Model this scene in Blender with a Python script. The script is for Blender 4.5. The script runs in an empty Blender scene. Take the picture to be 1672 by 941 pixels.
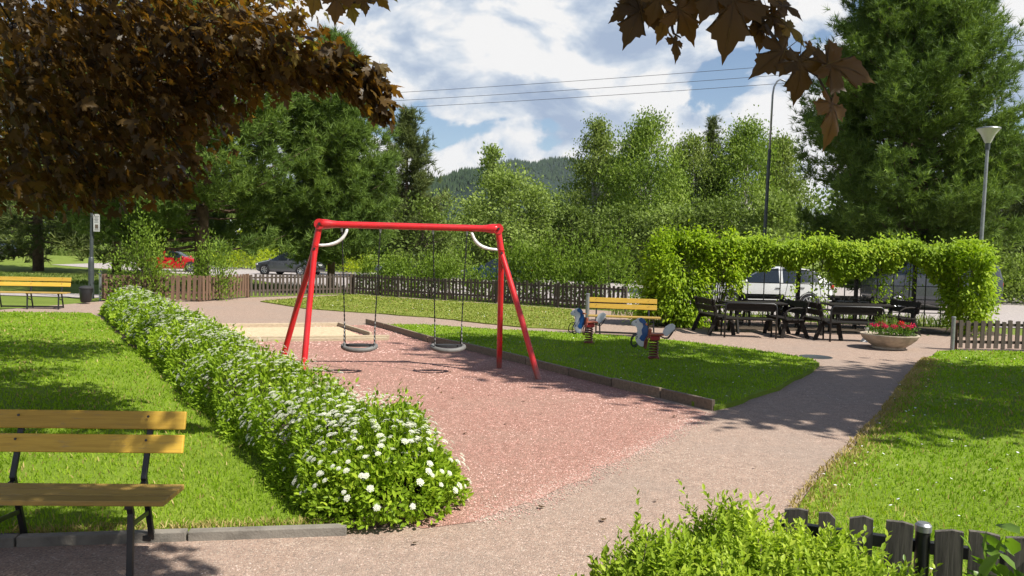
import bpy, math, random
import numpy as np
from mathutils import Vector, Matrix
R = math.radians
rng = np.random.default_rng(11)
random.seed(5)
S = bpy.context.scene
COL = S.collection

# ------------------------------------------------------------------ camera
CAM_H, PITCH, ROLL, FPX = 1.9, 0.050, 0.024, 1250.0
FW = Vector((0, math.cos(PITCH), -math.sin(PITCH)))
UP0 = Vector((0, math.sin(PITCH), math.cos(PITCH)))
RT0 = Vector((1, 0, 0))
RT = RT0 * math.cos(ROLL) + UP0 * math.sin(ROLL)
UP = UP0 * math.cos(ROLL) - RT0 * math.sin(ROLL)
CAMP = Vector((0, 0, CAM_H))


def ray(px, py):
    return RT * ((px - 836) / FPX) + UP * ((470.5 - py) / FPX) + FW


def G(px, py, z=0.0):
    """ground point (height z) seen at a position of the photograph"""
    d = ray(px, py)
    return CAMP + d * ((z - CAM_H) / d.z)


def AT(px, py, Y):
    d = ray(px, py)
    return CAMP + d * (Y / d.y)


cam = bpy.data.objects.new('camera', bpy.data.cameras.new('camera'))
COL.objects.link(cam)
cam.matrix_world = Matrix(((RT.x, UP.x, -FW.x, 0), (RT.y, UP.y, -FW.y, 0), (RT.z, UP.z, -FW.z, CAM_H), (0, 0, 0, 1)))
cam.data.sensor_width = 36
cam.data.lens = 36 * FPX / 1672
cam.data.clip_start = 0.05
cam.data.clip_end = 20000
S.camera = cam

# ------------------------------------------------------------------ node helpers


class N:
    """small wrapper to write node trees"""

    def __init__(self, tree):
        self.t = tree

    def n(self, typ, **kw):
        nd = self.t.nodes.new(typ)
        for k, v in kw.items():
            if k.startswith('_'):
                setattr(nd, k[1:], v)
            else:
                self.inp(nd, k, v)
        return nd

    def inp(self, nd, k, v):
        s = nd.inputs[int(k[1:])] if k[0] == 'i' and k[1:].isdigit() else nd.inputs[k.replace('__', ' ')]
        if isinstance(v, bpy.types.NodeSocket):
            self.t.links.new(v, s)
        else:
            if hasattr(s.default_value, '__len__') and len(s.default_value) == 4 and len(v) == 3:
                v = (*v, 1)
            s.default_value = v

    def ramp(self, fac, stops, interp='LINEAR'):
        nd = self.t.nodes.new('ShaderNodeValToRGB')
        nd.color_ramp.interpolation = interp
        e = nd.color_ramp.elements
        while len(e) < len(stops):
            e.new(0.5)
        for k, (p, c) in enumerate(stops):
            e[k].position = p
            e[k].color = (*c, 1) if len(c) == 3 else c
        self.t.links.new(fac, nd.inputs[0])
        return nd.outputs[0]

    def mix(self, fac, a, b, blend='MIX'):
        nd = self.t.nodes.new('ShaderNodeMix')
        nd.data_type = 'RGBA'
        nd.blend_type = blend
        self.inp(nd, 'i0', fac)
        self.inp(nd, 'i6', a)
        self.inp(nd, 'i7', b)
        return nd.outputs[2]

    def math(self, op, a, b=0.0, clamp=False):
        nd = self.t.nodes.new('ShaderNodeMath')
        nd.operation = op
        nd.use_clamp = clamp
        self.inp(nd, 'i0', a)
        self.inp(nd, 'i1', b)
        return nd.outputs[0]

    def noise(self, vec, scale, detail=4, rough=0.55, dist=0.0):
        nd = self.n('ShaderNodeTexNoise', Scale=scale, Detail=detail, Roughness=rough, Distortion=dist)
        if vec is not None:
            self.t.links.new(vec, nd.inputs['Vector'])
        return nd.outputs[0]

    def smooth(self, v, lo, hi):
        nd = self.t.nodes.new('ShaderNodeMapRange')
        nd.interpolation_type = 'SMOOTHSTEP'
        self.inp(nd, 'i0', v)
        nd.inputs[1].default_value = lo
        nd.inputs[2].default_value = hi
        return nd.outputs[0]


def new_mat(name):
    m = bpy.data.materials.new(name)
    m.use_nodes = True
    m.node_tree.nodes.clear()
    return m, N(m.node_tree)


def out(g, sh):
    o = g.t.nodes.new('ShaderNodeOutputMaterial')
    g.t.links.new(sh, o.inputs[0])


def solid(name, col, rough=0.5, var=0.25, scale=8.0, bump=0.0, bscale=60.0, metal=0.0, col2=None, coat=0.0, spec=0.5, chips=0):
    """paint, wood, metal: colour with uneven wear"""
    m, g = new_mat(name)
    co = g.n('ShaderNodeTexCoord').outputs['Object']
    nz = g.noise(co, scale, 6, 0.62)
    c2 = col2 or tuple(c * (1 - var) for c in col)
    c = g.mix(g.smooth(nz, 0.38, 0.68), col, c2)
    if chips:
        c = g.mix(g.smooth(g.noise(co, chips, 3, .7), .66, .70), c, (.10, .075, .06))
        c = g.mix(g.math('MULTIPLY', g.smooth(g.noise(co, 1.7, 6, .7), .45, .75), .45), c, tuple(x * .55 + .03 for x in col))
        sz = g.n('ShaderNodeSeparateXYZ', Vector=co)     # gravel dust on the feet
        dz = g.math('ADD', sz.outputs[2], g.math('MULTIPLY', g.math('SUBTRACT', g.noise(co, 14, 4, .7), .5), .35))
        c = g.mix(g.math('MULTIPLY', g.smooth(dz, .26, .02), .75), c, (.26, .13, .10))
    b = g.n('ShaderNodeBsdfPrincipled', Base__Color=c, Metallic=metal)
    b.inputs['Specular IOR Level'].default_value = spec
    b.inputs['Coat Weight'].default_value = coat
    g.inp(b, 'Roughness', g.math('ADD', g.math('MULTIPLY', nz, 0.25), max(0.02, rough - 0.12)))
    if bump:
        bp = g.n('ShaderNodeBump', Strength=bump, Distance=0.01, Height=g.noise(co, bscale, 5, 0.6))
        g.t.links.new(bp.outputs[0], b.inputs['Normal'])
    out(g, b.outputs[0])
    return m


def wood(name, col, col2, stretch=(1, 14, 14), scale=3.0, rough=0.6, bump=0.25, spec=0.5, worn=0.0):
    m, g = new_mat(name)
    co = g.n('ShaderNodeTexCoord').outputs['Object']
    mp = g.n('ShaderNodeMapping')
    g.t.links.new(co, mp.inputs[0])
    mp.inputs['Scale'].default_value = stretch
    gr = g.noise(mp.outputs[0], scale, 6, 0.65, 0.6)
    bl = g.noise(co, 2.3, 4, 0.6)
    isl = g.n('ShaderNodeObjectInfo').outputs['Random']
    c = g.mix(g.smooth(gr, 0.35, 0.72), col, col2)
    c = g.mix(g.math('MULTIPLY', g.smooth(bl, 0.5, 0.75), 0.35), c, tuple(x * 0.55 for x in col))
    if worn:    # varnish gone in streaks, grey wood and dirt under it
        m2 = g.n('ShaderNodeMapping', Vector=co)
        m2.inputs['Scale'].default_value = (1.3, 9, 9)
        c = g.mix(g.math('MULTIPLY', g.smooth(g.noise(m2.outputs[0], 4.5, 8, .75, .4), .55, .68), worn), c, (.20, .16, .11))
    hv = g.n('ShaderNodeHueSaturation', Color=c)
    g.inp(hv, 'Value', g.math('ADD', g.math('MULTIPLY', isl, 0.35), 0.82))
    b = g.n('ShaderNodeBsdfPrincipled', Base__Color=hv.outputs[0], Roughness=rough)
    b.inputs['Specular IOR Level'].default_value = spec
    bp = g.n('ShaderNodeBump', Strength=bump, Distance=0.004, Height=gr)
    g.t.links.new(bp.outputs[0], b.inputs['Normal'])
    out(g, b.outputs[0])
    return m


def leaf(name, stops, transl=0.35, tint=(1.25, 1.3, 0.6), rough=0.5, spec=0.3, vscale=0.6, vamt=0.4, gain=(1, 1, 1)):
    """leaves: colour differs leaf by leaf and branch by branch, light passes through"""
    m, g = new_mat(name)
    stops = [(p, tuple(min(.85, x * k) for x, k in zip(c, gain))) for p, c in stops]
    geo = g.n('ShaderNodeNewGeometry')
    co = g.n('ShaderNodeTexCoord').outputs['Object']
    f = g.math('ADD', g.math('MULTIPLY', geo.outputs['Random Per Island'], 1 - vamt),
               g.math('MULTIPLY', g.smooth(g.noise(co, vscale, 3), 0.3, 0.7), vamt))
    c = g.ramp(f, stops)
    b = g.n('ShaderNodeBsdfPrincipled', Base__Color=c, Roughness=rough)
    b.inputs['Specular IOR Level'].default_value = spec
    tr = g.n('ShaderNodeBsdfTranslucent', Color=g.mix(1.0, c, tint, 'MULTIPLY'))
    mx = g.n('ShaderNodeMixShader', i0=transl)
    g.t.links.new(b.outputs[0], mx.inputs[1])
    g.t.links.new(tr.outputs[0], mx.inputs[2])
    out(g, mx.outputs[0])
    return m


# ------------------------------------------------------------------ object helpers
def link(name, me, mat=None, parent=None):
    o = bpy.data.objects.new(name, me)
    COL.objects.link(o)
    if mat is not None and me is not None:
        me.materials.append(mat)
    if parent is not None:
        o.parent = parent
    return o


def tag(o, label=None, cat=None, group=None, kind=None):
    for k, v in (('label', label), ('category', cat), ('group', group), ('kind', kind)):
        if v:
            o[k] = v
    return o


def root(name, loc=(0, 0, 0), rz=0.0):
    o = bpy.data.objects.new(name, None)
    COL.objects.link(o)
    o.location = loc
    o.rotation_euler.z = rz
    o.empty_display_size = 0.2
    return o


def copy_tree(o, parent=None):
    c = o.copy()
    COL.objects.link(c)
    if parent is not None:
        c.parent = parent
    for ch in list(o.children):
        copy_tree(ch, c)
    return c


def np_mesh(name, V, T):
    """triangle mesh from arrays"""
    me = bpy.data.meshes.new(name)
    V = np.ascontiguousarray(V, np.float32)
    T = np.ascontiguousarray(T, np.int32)
    me.vertices.add(len(V))
    me.vertices.foreach_set('co', V.ravel())
    me.loops.add(T.size)
    me.loops.foreach_set('vertex_index', T.ravel())
    me.polygons.add(len(T))
    me.polygons.foreach_set('loop_start', np.arange(len(T), dtype=np.int32) * T.shape[1])
    me.update(calc_edges=True)
    return me


class MB:
    """collects shapes into one mesh"""

    def __init__(self):
        self.v, self.f = [], []

    def add(self, vs, fs, M=None):
        b = len(self.v)
        for p in vs:
            p = Vector(p)
            self.v.append(M @ p if M is not None else p)
        self.f += [tuple(b + i for i in f) for f in fs]
        return self

    def box(self, c, s, M=None, rz=0.0, rx=0.0, ry=0.0, taper=1.0):
        x, y, z = s[0] / 2, s[1] / 2, s[2] / 2
        L = Matrix.Translation(c) @ Matrix.Rotation(rz, 4, 'Z') @ Matrix.Rotation(ry, 4, 'Y') @ Matrix.Rotation(rx, 4, 'X')
        if M is not None:
            L = M @ L
        t = taper
        vs = [(-x, -y, -z), (x, -y, -z), (x, y, -z), (-x, y, -z), (-x * t, -y * t, z), (x * t, -y * t, z), (x * t, y * t, z), (-x * t, y * t, z)]
        fs = [(0, 3, 2, 1), (4, 5, 6, 7), (0, 1, 5, 4), (1, 2, 6, 5), (2, 3, 7, 6), (3, 0, 4, 7)]
        return self.add(vs, fs, L)

    def bar(self, a, b, w, h, up=(0, 0, 1)):
        """box beam from a to b: w across, h along up"""
        a, b = Vector(a), Vector(b)
        d = (b - a).normalized()
        u = Vector(up)
        s = d.cross(u).normalized()
        u = s.cross(d).normalized()
        vs = []
        for p in (a, b):
            for sx, sz in ((-1, -1), (1, -1), (1, 1), (-1, 1)):
                vs.append(p + s * (sx * w / 2) + u * (sz * h / 2))
        fs = [(3, 2, 1, 0), (4, 5, 6, 7), (0, 1, 5, 4), (1, 2, 6, 5), (2, 3, 7, 6), (3, 0, 4, 7)]
        return self.add(vs, fs)

    def tube(self, pts, rad, n=8, M=None):
        pts = [Vector(p) for p in pts]
        if not hasattr(rad, '__len__'):
            rad = [rad] * len(pts)
        vs, fs = [], []
        prev = None
        for i, p in enumerate(pts):
            d = (pts[min(i + 1, len(pts) - 1)] - pts[max(i - 1, 0)])
            d = d.normalized() if d.length > 1e-9 else Vector((0, 0, 1))
            if prev is None:
                s = d.cross(Vector((0, 0, 1)))
                if s.length < 1e-3:
                    s = d.cross(Vector((0, 1, 0)))
            else:
                s = prev - d * prev.dot(d)
            s.normalize()
            prev = s
            t = d.cross(s)
            for k in range(n):
                a = 2 * math.pi * k / n
                vs.append(p + (s * math.cos(a) + t * math.sin(a)) * rad[i])
        for i in range(len(pts) - 1):
            for k in range(n):
                k2 = (k + 1) % n
                fs.append((i * n + k, i * n + k2, (i + 1) * n + k2, (i + 1) * n + k))
        fs.append(tuple(range(n))[::-1])
        fs.append(tuple((len(pts) - 1) * n + k for k in range(n)))
        return self.add(vs, fs, M)

    def lathe(self, prof, n=24, M=None):
        vs, fs = [], []
        for r, z in prof:
            for k in range(n):
                a = 2 * math.pi * k / n
                vs.append((r * math.cos(a), r * math.sin(a), z))
        for i in range(len(prof) - 1):
            for k in range(n):
                k2 = (k + 1) % n
                fs.append((i * n + k, i * n + k2, (i + 1) * n + k2, (i + 1) * n + k))
        fs.append(tuple(range(n))[::-1])
        fs.append(tuple((len(prof) - 1) * n + k for k in range(n)))
        return self.add(vs, fs, M)

    def prism(self, ol, t, M=None):
        """outline in x,z extruded along y by t (centred)"""
        n = len(ol)
        vs = [(x, -t / 2, z) for x, z in ol] + [(x, t / 2, z) for x, z in ol]
        fs = [tuple(range(n)), tuple(range(2 * n - 1, n - 1, -1))]
        fs += [(i, i + n, (i + 1) % n + n, (i + 1) % n) for i in range(n)]
        return self.add(vs, fs, M)

    def blob(self, c, r, n=10, m=7):
        vs, fs = [], []
        for i in range(m + 1):
            th = math.pi * i / m
            for k in range(n):
                a = 2 * math.pi * k / n
                vs.append((c[0] + r[0] * math.sin(th) * math.cos(a), c[1] + r[1] * math.sin(th) * math.sin(a), c[2] + r[2] * math.cos(th)))
        for i in range(m):
            for k in range(n):
                k2 = (k + 1) % n
                fs.append((i * n + k, (i + 1) * n + k, (i + 1) * n + k2, i * n + k2))
        return self.add(vs, fs)

    def mesh(self, name):
        me = bpy.data.meshes.new(name)
        me.from_pydata([tuple(p) for p in self.v], [], self.f)
        me.validate()
        me.update()
        return me

    def build(self, name, mat, parent=None, smooth=False, bevel=0.0):
        me = self.mesh(name)
        if smooth:
            me.polygons.foreach_set('use_smooth', [True] * len(me.polygons))
            if smooth != 'all':
                try:
                    me.set_sharp_from_angle(angle=R(40))
                except Exception:
                    pass
        o = link(name, me, mat, parent)
        if bevel:
            b = o.modifiers.new('b', 'BEVEL')
            b.width = bevel
            b.segments = 2
            b.limit_method = 'ANGLE'
        return o


# ------------------------------------------------------------------ leaves
def unit(a):
    return a / np.maximum(np.linalg.norm(a, axis=-1, keepdims=True), 1e-9)


def rand_dirs(n):
    return unit(rng.normal(size=(n, 3)))


def scatter(tv, tf, pos, yax, zhint, sc):
    """copies of a leaf (tv verts, tf tris): its y axis along yax, its z axis near zhint"""
    yax = unit(yax)
    x = unit(np.cross(yax, zhint) + 1e-6)
    z = np.cross(x, yax)
    sc = np.asarray(sc).reshape(-1, 1, 1) if np.ndim(sc) else sc
    tv = np.asarray(tv, float)
    P = pos[:, None, :] + sc * (tv[None, :, 0:1] * x[:, None, :] + tv[None, :, 1:2] * yax[:, None, :] + tv[None, :, 2:3] * z[:, None, :])
    n, k = len(pos), len(tv)
    T = np.asarray(tf)[None] + (np.arange(n) * k)[:, None, None]
    return P.reshape(-1, 3), T.reshape(-1, 3)


def merge(parts):
    V, T, b = [], [], 0
    for v, t in parts:
        V.append(v)
        T.append(t + b)
        b += len(v)
    return np.concatenate(V), np.concatenate(T)


# templates, one unit long along y
OVAL = ([(0, 0, 0), (-.2, .3, .06), (.2, .3, .06), (-.19, .65, .04), (.19, .65, .04), (0, 1, -.08), (0, .45, -.03)],
        [(0, 6, 1), (0, 2, 6), (1, 6, 3), (2, 4, 6), (3, 6, 5), (6, 4, 5)])
NARROW = ([(0, 0, 0), (-.13, .45, .04), (.13, .45, .04), (0, 1, -.06), (0, .5, -.02)], [(0, 4, 1), (0, 2, 4), (1, 4, 3), (4, 2, 3)])
SMALL = ([(0, 0, 0), (-.3, .5, .07), (.3, .5, .07), (0, 1, -.05)], [(0, 2, 1), (1, 2, 3)])


def maple_template():
    half = [(0.03, -.02), (.12, -.06), (.30, -.10), (.26, .02), (.40, .04), (.56, .12), (.47, .22), (.52, .36), (.36, .33), (.20, .30), (.24, .44), (.34, .58), (.21, .62), (.12, .78), (0, 1.0)]
    ol = half + [(-x, y) for x, y in half[-2::-1]]
    vs = [(0, .12, 0)]
    for x, y in ol:
        r = math.hypot(x, y - .12)
        vs.append((x, y, -.22 * r * r + .07 * abs(x)))
    n = len(ol)
    fs = [(0, 1 + i, 1 + (i + 1) % n) for i in range(n)]
    st = len(vs)
    vs += [(-.012, 0, 0), (.012, 0, 0), (.0, -.35, .05)]
    fs.append((st, st + 2, st + 1))
    return vs, fs


MAPLE = maple_template()


def fine_maple():
    """large leaf seen close: curled blade in three rings, toothed lobes, raised veins and a long stalk"""
    half = [(0.02, -.01), (.07, -.07), (.17, -.13), (.23, -.22), (.27, -.12), (.33, -.11), (.31, -.01), (.24, .045), (.33, .05), (.41, .02), (.45, .09), (.60, .11), (.51, .19), (.53, .26), (.46, .27), (.48, .38), (.38, .34), (.30, .345), (.19, .29),
            (.22, .42), (.27, .50), (.36, .57), (.26, .60), (.25, .68), (.16, .69), (.11, .82), (.05, .88), (0, 1.02)]
    ol = half + [(-x, y) for x, y in half[-2::-1]]
    n = len(ol)
    z = lambda x, y: -.30 * (x * x * .9 + (y - .15) ** 2) + .10 * abs(x) + .03 * math.sin(9 * x + 5 * y)
    vs = [(0, .12, 0)]
    for r in (.4, .75, 1.0):
        vs += [(x * r, .12 + (y - .12) * r, z(x * r, .12 + (y - .12) * r)) for x, y in ol]
    fs = [(0, 1 + i, 1 + (i + 1) % n) for i in range(n)]
    for q in range(2):
        a, b = 1 + q * n, 1 + (q + 1) * n
        for i in range(n):
            j = (i + 1) % n
            fs += [(a + i, b + i, b + j), (a + i, b + j, a + j)]
    for x, y in ((0, .98), (.52, .13), (-.52, .13), (.31, .52), (-.31, .52), (.22, -.18), (-.22, -.18)):
        for s_ in (1, -1):
            k = len(vs)
            dx, dy = x, y - .05
            L = math.hypot(dx, dy)
            ox, oy = -dy / L * .010, dx / L * .010
            xm, ym = x * .55, .05 + dy * .55
            vs += [(-ox, .05 - oy, .008 * s_), (ox, .05 + oy, .008 * s_), (xm - ox * .7, ym - oy * .7, z(xm, ym) + .012 * s_), (xm + ox * .7, ym + oy * .7, z(xm, ym) + .012 * s_), (x * .97, .05 + dy * .97, z(x, y) + .006 * s_)]
            fs += [(k, k + 1, k + 3), (k, k + 3, k + 2), (k + 2, k + 3, k + 4)]
    k = len(vs)
    vs += [(-.011, .05, 0), (.011, .05, 0), (-.008, -.25, .05), (.008, -.25, .05), (0, -.5, .16), (0, .05, .016), (0, -.25, .066)]
    fs += [(k, k + 2, k + 3), (k, k + 3, k + 1), (k + 2, k + 4, k + 3), (k, k + 5, k + 6), (k, k + 6, k + 2), (k + 5, k + 1, k + 3), (k + 5, k + 3, k + 6), (k + 6, k + 3, k + 4), (k + 2, k + 6, k + 4)]
    return vs, fs


FINE_MAPLE = fine_maple()


def tuft_template(n=10, seed=1, spread=1.05, w=.055):
    r = random.Random(seed)
    vs, fs = [], []
    for i in range(n):
        a = 2 * math.pi * (i + r.random()) / n
        s = spread * (0.35 + .65 * r.random())
        d = Vector((math.cos(a) * s, 1 - .35 * s, math.sin(a) * s)).normalized()
        L = .75 + .35 * r.random()
        o = d.cross(Vector((r.uniform(-1, 1), r.uniform(-1, 1), r.uniform(-1, 1)))).normalized() * w
        q = Vector((0, r.uniform(-.25, .25), 0))
        b = len(vs)
        vs += [tuple(q - o), tuple(q + o), tuple(q + d * L)]
        fs.append((b, b + 1, b + 2))
    return vs, fs


TUFT = tuft_template(12)


def in_poly(P, poly):
    poly = np.asarray([(p[0], p[1]) for p in poly])
    x, y = P[:, 0], P[:, 1]
    ins = np.zeros(len(P), bool)
    j = len(poly) - 1
    for i in range(len(poly)):
        xi, yi = poly[i]
        xj, yj = poly[j]
        c = ((yi > y) != (yj > y)) & (x < (xj - xi) * (y - yi) / (yj - yi + 1e-12) + xi)
        ins ^= c
        j = i
    return ins


UPV = np.array([0, 0, 1.0])
SUNV = (0.68, -0.42, 1.0)
# ------------------------------------------------------------------ sky and sun
EL = math.atan(1 / math.hypot(SUNV[0], SUNV[1]))
AZ = math.atan2(SUNV[0], SUNV[1])
SKY_OFF = (0.0, 0.0, 0.0)
w = bpy.data.worlds.new('World')
S.world = w
w.use_nodes = True
w.node_tree.nodes.clear()
g = N(w.node_tree)
sky = g.n('ShaderNodeTexSky', _sky_type='NISHITA', _sun_disc=False, _sun_elevation=EL, _sun_rotation=AZ, _dust_density=0.6, _ozone_density=2.0)
bg1 = g.n('ShaderNodeBackground', Color=sky.outputs[0], Strength=0.07)
dirn = g.n('ShaderNodeTexCoord').outputs['Generated']
sx = g.n('ShaderNodeSeparateXYZ', Vector=dirn)
mp = g.n('ShaderNodeMapping', Vector=dirn)
mp.inputs['Scale'].default_value = (1, 1, 1.75)
mp.inputs['Location'].default_value = SKY_OFF
P = mp.outputs[0]


def moved(v):
    o = g.n('ShaderNodeVectorMath', i0=P, i1=v)
    o.operation = 'ADD'
    return o.outputs[0]


big = g.noise(P, 3.1, 3, 0.5, 0.1)
puff = g.noise(P, 6.5, 12, 0.56, 0.25)
puff2 = g.noise(moved((0.028, -0.012, 0.045)), 6.5, 12, 0.56, 0.25)
# clear blue gaps, many overhead and few low down
gap = g.math('ADD', g.math('ADD', big, g.math('MULTIPLY', g.math('SUBTRACT', puff, 0.5), 0.65)), g.math('MULTIPLY', g.smooth(sx.outputs[2], 0.33, 0.62), -0.30))
mask = g.smooth(gap, 0.345, 0.385)
# the side of each cloud towards the sun is bright, thick bellies are blue grey
lit = g.math('ADD', g.math('MULTIPLY', g.math('SUBTRACT', puff, puff2), 2.5), g.math('MULTIPLY', g.math('SUBTRACT', puff, 0.5), 2.1))
lit = g.math('ADD', lit, g.math('MULTIPLY', g.math('SUBTRACT', g.noise(moved((3.1, 1.2, .4)), 2.2, 4, 0.5), 0.5), 1.9))
cc = g.ramp(g.math('ADD', lit, 0.52), [(0.08, (.40, .50, .67)), (0.38, (.53, .62, .76)), (0.62, (.74, .80, .88)), (0.86, (1.0, .99, .98))])
bg2 = g.n('ShaderNodeBackground', Color=cc, Strength=0.53)
mx = g.n('ShaderNodeMixShader', i0=mask)
g.t.links.new(bg1.outputs[0], mx.inputs[1])
g.t.links.new(bg2.outputs[0], mx.inputs[2])
wo = g.n('ShaderNodeOutputWorld')
g.t.links.new(mx.outputs[0], wo.inputs[0])

sl = bpy.data.lights.new('sun', 'SUN')
sl.energy = 5.0
sl.angle = R(0.53)
sl.color = (1.0, 0.955, 0.87)
so = bpy.data.objects.new('sun', sl)
COL.objects.link(so)
so.rotation_euler = Vector(SUNV).to_track_quat('Z', 'Y').to_euler()
so.location = (20, -12, 30)
S.view_settings.view_transform = 'Standard'
S.view_settings.look = 'None'
S.view_settings.gamma = 1
S.view_settings.exposure = 0.82
S.cycles.max_bounces = 8
S.cycles.diffuse_bounces = 3
S.cycles.glossy_bounces = 3
S.cycles.transmission_bounces = 6
S.cycles.transparent_max_bounces = 8
S.cycles.use_denoising = True
S.cycles.sample_clamp_indirect = 6


# ------------------------------------------------------------------ ground materials
def gravel_mat(name, c1, c2, c3, tint_scale, patch, stone=95.0, bump=0.6):
    m, g = new_mat(name)
    pos = g.n('ShaderNodeNewGeometry').outputs['Position']
    vo = g.n('ShaderNodeTexVoronoi', Vector=pos, Scale=stone)
    bw = g.n('ShaderNodeSeparateColor', Color=vo.outputs['Color'])
    c = g.ramp(bw.outputs[0], [(0, c2), (.35, c1), (.8, c1), (1, c3)])
    big = g.noise(pos, tint_scale, 6, .62, .3)
    c = g.mix(g.math('MULTIPLY', g.smooth(big, .42, .7), .55), c, patch)
    scf = g.n('ShaderNodeMapping', Vector=pos)
    scf.inputs['Scale'].default_value = (1.6, .7, 1)
    scf.inputs['Rotation'].default_value = (0, 0, .6)
    c = g.mix(g.math('MULTIPLY', g.smooth(g.noise(scf.outputs[0], 1.9, 8, .7, .8), .55, .75), .28), c, c2)
    c = g.mix(g.math('MULTIPLY', g.smooth(g.noise(pos, 3.3, 6, .7, .5), .58, .76), .25), c, c3)
    mid = g.noise(pos, 9.0, 4, .7)
    hv = g.n('ShaderNodeHueSaturation', Color=c)
    g.inp(hv, 'Value', g.math('ADD', g.math('MULTIPLY', mid, .7), .66))
    b = g.n('ShaderNodeBsdfPrincipled', Base__Color=hv.outputs[0], Roughness=.92)
    b.inputs['Specular IOR Level'].default_value = .2
    hgt = g.math('ADD', g.math('MULTIPLY', vo.outputs['Distance'], -1.2), g.math('MULTIPLY', g.noise(pos, 22, 3, .6), 1.2))
    bp = g.n('ShaderNodeBump', Strength=bump, Distance=.012, Height=hgt)
    g.t.links.new(bp.outputs[0], b.inputs['Normal'])
    out(g, b.outputs[0])
    return m


def turf_mat(name, c1, c2, c3):
    m, g = new_mat(name)
    pos = g.n('ShaderNodeNewGeometry').outputs['Position']
    f = g.math('ADD', g.math('MULTIPLY', g.noise(pos, 38, 5, .7), .6), g.math('MULTIPLY', g.noise(pos, .7, 5, .6), .5))
    c = g.ramp(f, [(.35, c1), (.55, c2), (.75, c3)])
    b = g.n('ShaderNodeBsdfPrincipled', Base__Color=c, Roughness=.9)
    b.inputs['Specular IOR Level'].default_value = .15
    bp = g.n('ShaderNodeBump', Strength=.8, Distance=.03, Height=g.noise(pos, 60, 4, .7))
    g.t.links.new(bp.outputs[0], b.inputs['Normal'])
    out(g, b.outputs[0])
    return m


M = {}
M['turf'] = turf_mat('turf', (.095, .145, .013), (.16, .24, .022), (.23, .30, .04))
M['field'] = turf_mat('field grass', (.09, .125, .02), (.14, .19, .03), (.20, .23, .055))
M['play'] = gravel_mat('red gravel', (.325, .175, .136), (.185, .095, .072), (.47, .32, .265), .5, (.305, .20, .155), 85, .7)
M['path'] = gravel_mat('worn pink path', (.315, .222, .172), (.18, .14, .115), (.45, .37, .30), .45, (.26, .21, .175), 110, .45)
M['sand'] = gravel_mat('sand', (.56, .42, .27), (.45, .33, .21), (.66, .54, .38), .8, (.50, .38, .25), 160, .5)
M['road'] = gravel_mat('road asphalt', (.34, .30, .285), (.22, .20, .19), (.42, .39, .37), .25, (.30, .27, .26), 60, .3)
M['soil'] = gravel_mat('soil', (.07, .05, .035), (.04, .03, .02), (.11, .08, .055), .9, (.05, .04, .025), 40, .9)
M['kerbstone'] = solid('kerbstone', (.20, .18, .15), .85, .35, 5, .5, 70)


def sheet(name, pts, z, mat, kind='structure', thick=0.0):
    n = len(pts)
    vs = [(p[0], p[1], z) for p in pts]
    fs = [tuple(range(n))]
    if thick:
        vs += [(p[0], p[1], z - thick) for p in pts]
        fs += [(i, (i + 1) % n, (i + 1) % n + n, i + n) for i in range(n)]
    me = bpy.data.meshes.new(name)
    me.from_pydata(vs, [], fs)
    if me.polygons[0].normal.z < 0:
        me.flip_normals()
    return tag(link(name, me, mat), kind=kind)


def GP(pts, z=0.0):
    return [tuple(G(x, y, z))[:2] for x, y in pts]


def wavy(pts, amp=.035, step=.35, fixed=()):
    """subdivides an outline and makes its edge uneven, as a mown or trodden edge is"""
    o = []
    n = len(pts)
    for i in range(n):
        a, b = np.array(pts[i]), np.array(pts[(i + 1) % n])
        L = np.linalg.norm(b - a)
        k = max(1, int(L / step))
        if i in fixed or L > 25:
            k = 1
        nrm = np.array([-(b - a)[1], (b - a)[0]]) / max(L, 1e-6)
        for j in range(k):
            o.append(tuple(a + (b - a) * j / k + nrm * (rng.normal() * amp if (j and k > 1) else 0)))
    return o


sheet('ground', [(-3300, -3300), (3300, -3300), (3300, 3300), (-3300, 3300)], -.06, M['field'])
# yard of trodden pink gravel inside the fences
sheet('path', [(-45, -14), (16, -14), (16, 16.2), (12.5, 20.6), (3.6, 24.5), (-6.3, 30.2), (-12.7, 23.6), (-13.6, 19.2), (-45, 19.2)], 0, M['path'])
play_px = [(1155, 674), (1090, 712), (1000, 757), (900, 805), (775, 853), (690, 864), (500, 800), (300, 600), (225, 520), (330, 528), (440, 532), (600, 531), (760, 569), (880, 601), (1000, 632)]
sheet('play_gravel', wavy(GP(play_px), .045, .22), .004, M['play'])
sheet('parking_road', [(-15, 43), (-9, 33.5), (-5, 33), (4, 27), (14, 22.5), (60, 20), (60, 44), (20, 50), (-18, 58), (-30, 68), (-52, 80), (-62, 80), (-50, 70), (-28, 52)], -.04, M['road'])
# the far grass rises a little where the cars stand
vs, fs = [], []
for j in range(13):
    for i in range(17):
        x, y = -72 + 38 * i / 16, 50 + 32 * j / 12
        vs.append((x, y, -.07 + .55 * math.sin(math.pi * i / 16) ** .7 * math.sin(math.pi * j / 12) ** .7))
for j in range(12):
    for i in range(16):
        fs.append((j * 17 + i, j * 17 + i + 1, (j + 1) * 17 + i + 1, (j + 1) * 17 + i))
me = bpy.data.meshes.new('grass_bank')
me.from_pydata(vs, [], fs)
tag(link('grass_bank', me, M['field']), kind='structure')
sheet('side_path', [(-60, 29.5), (-14.0, 25.4), (-13.2, 27.0), (-60, 31.4)], -.035, M['road'])

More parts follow.
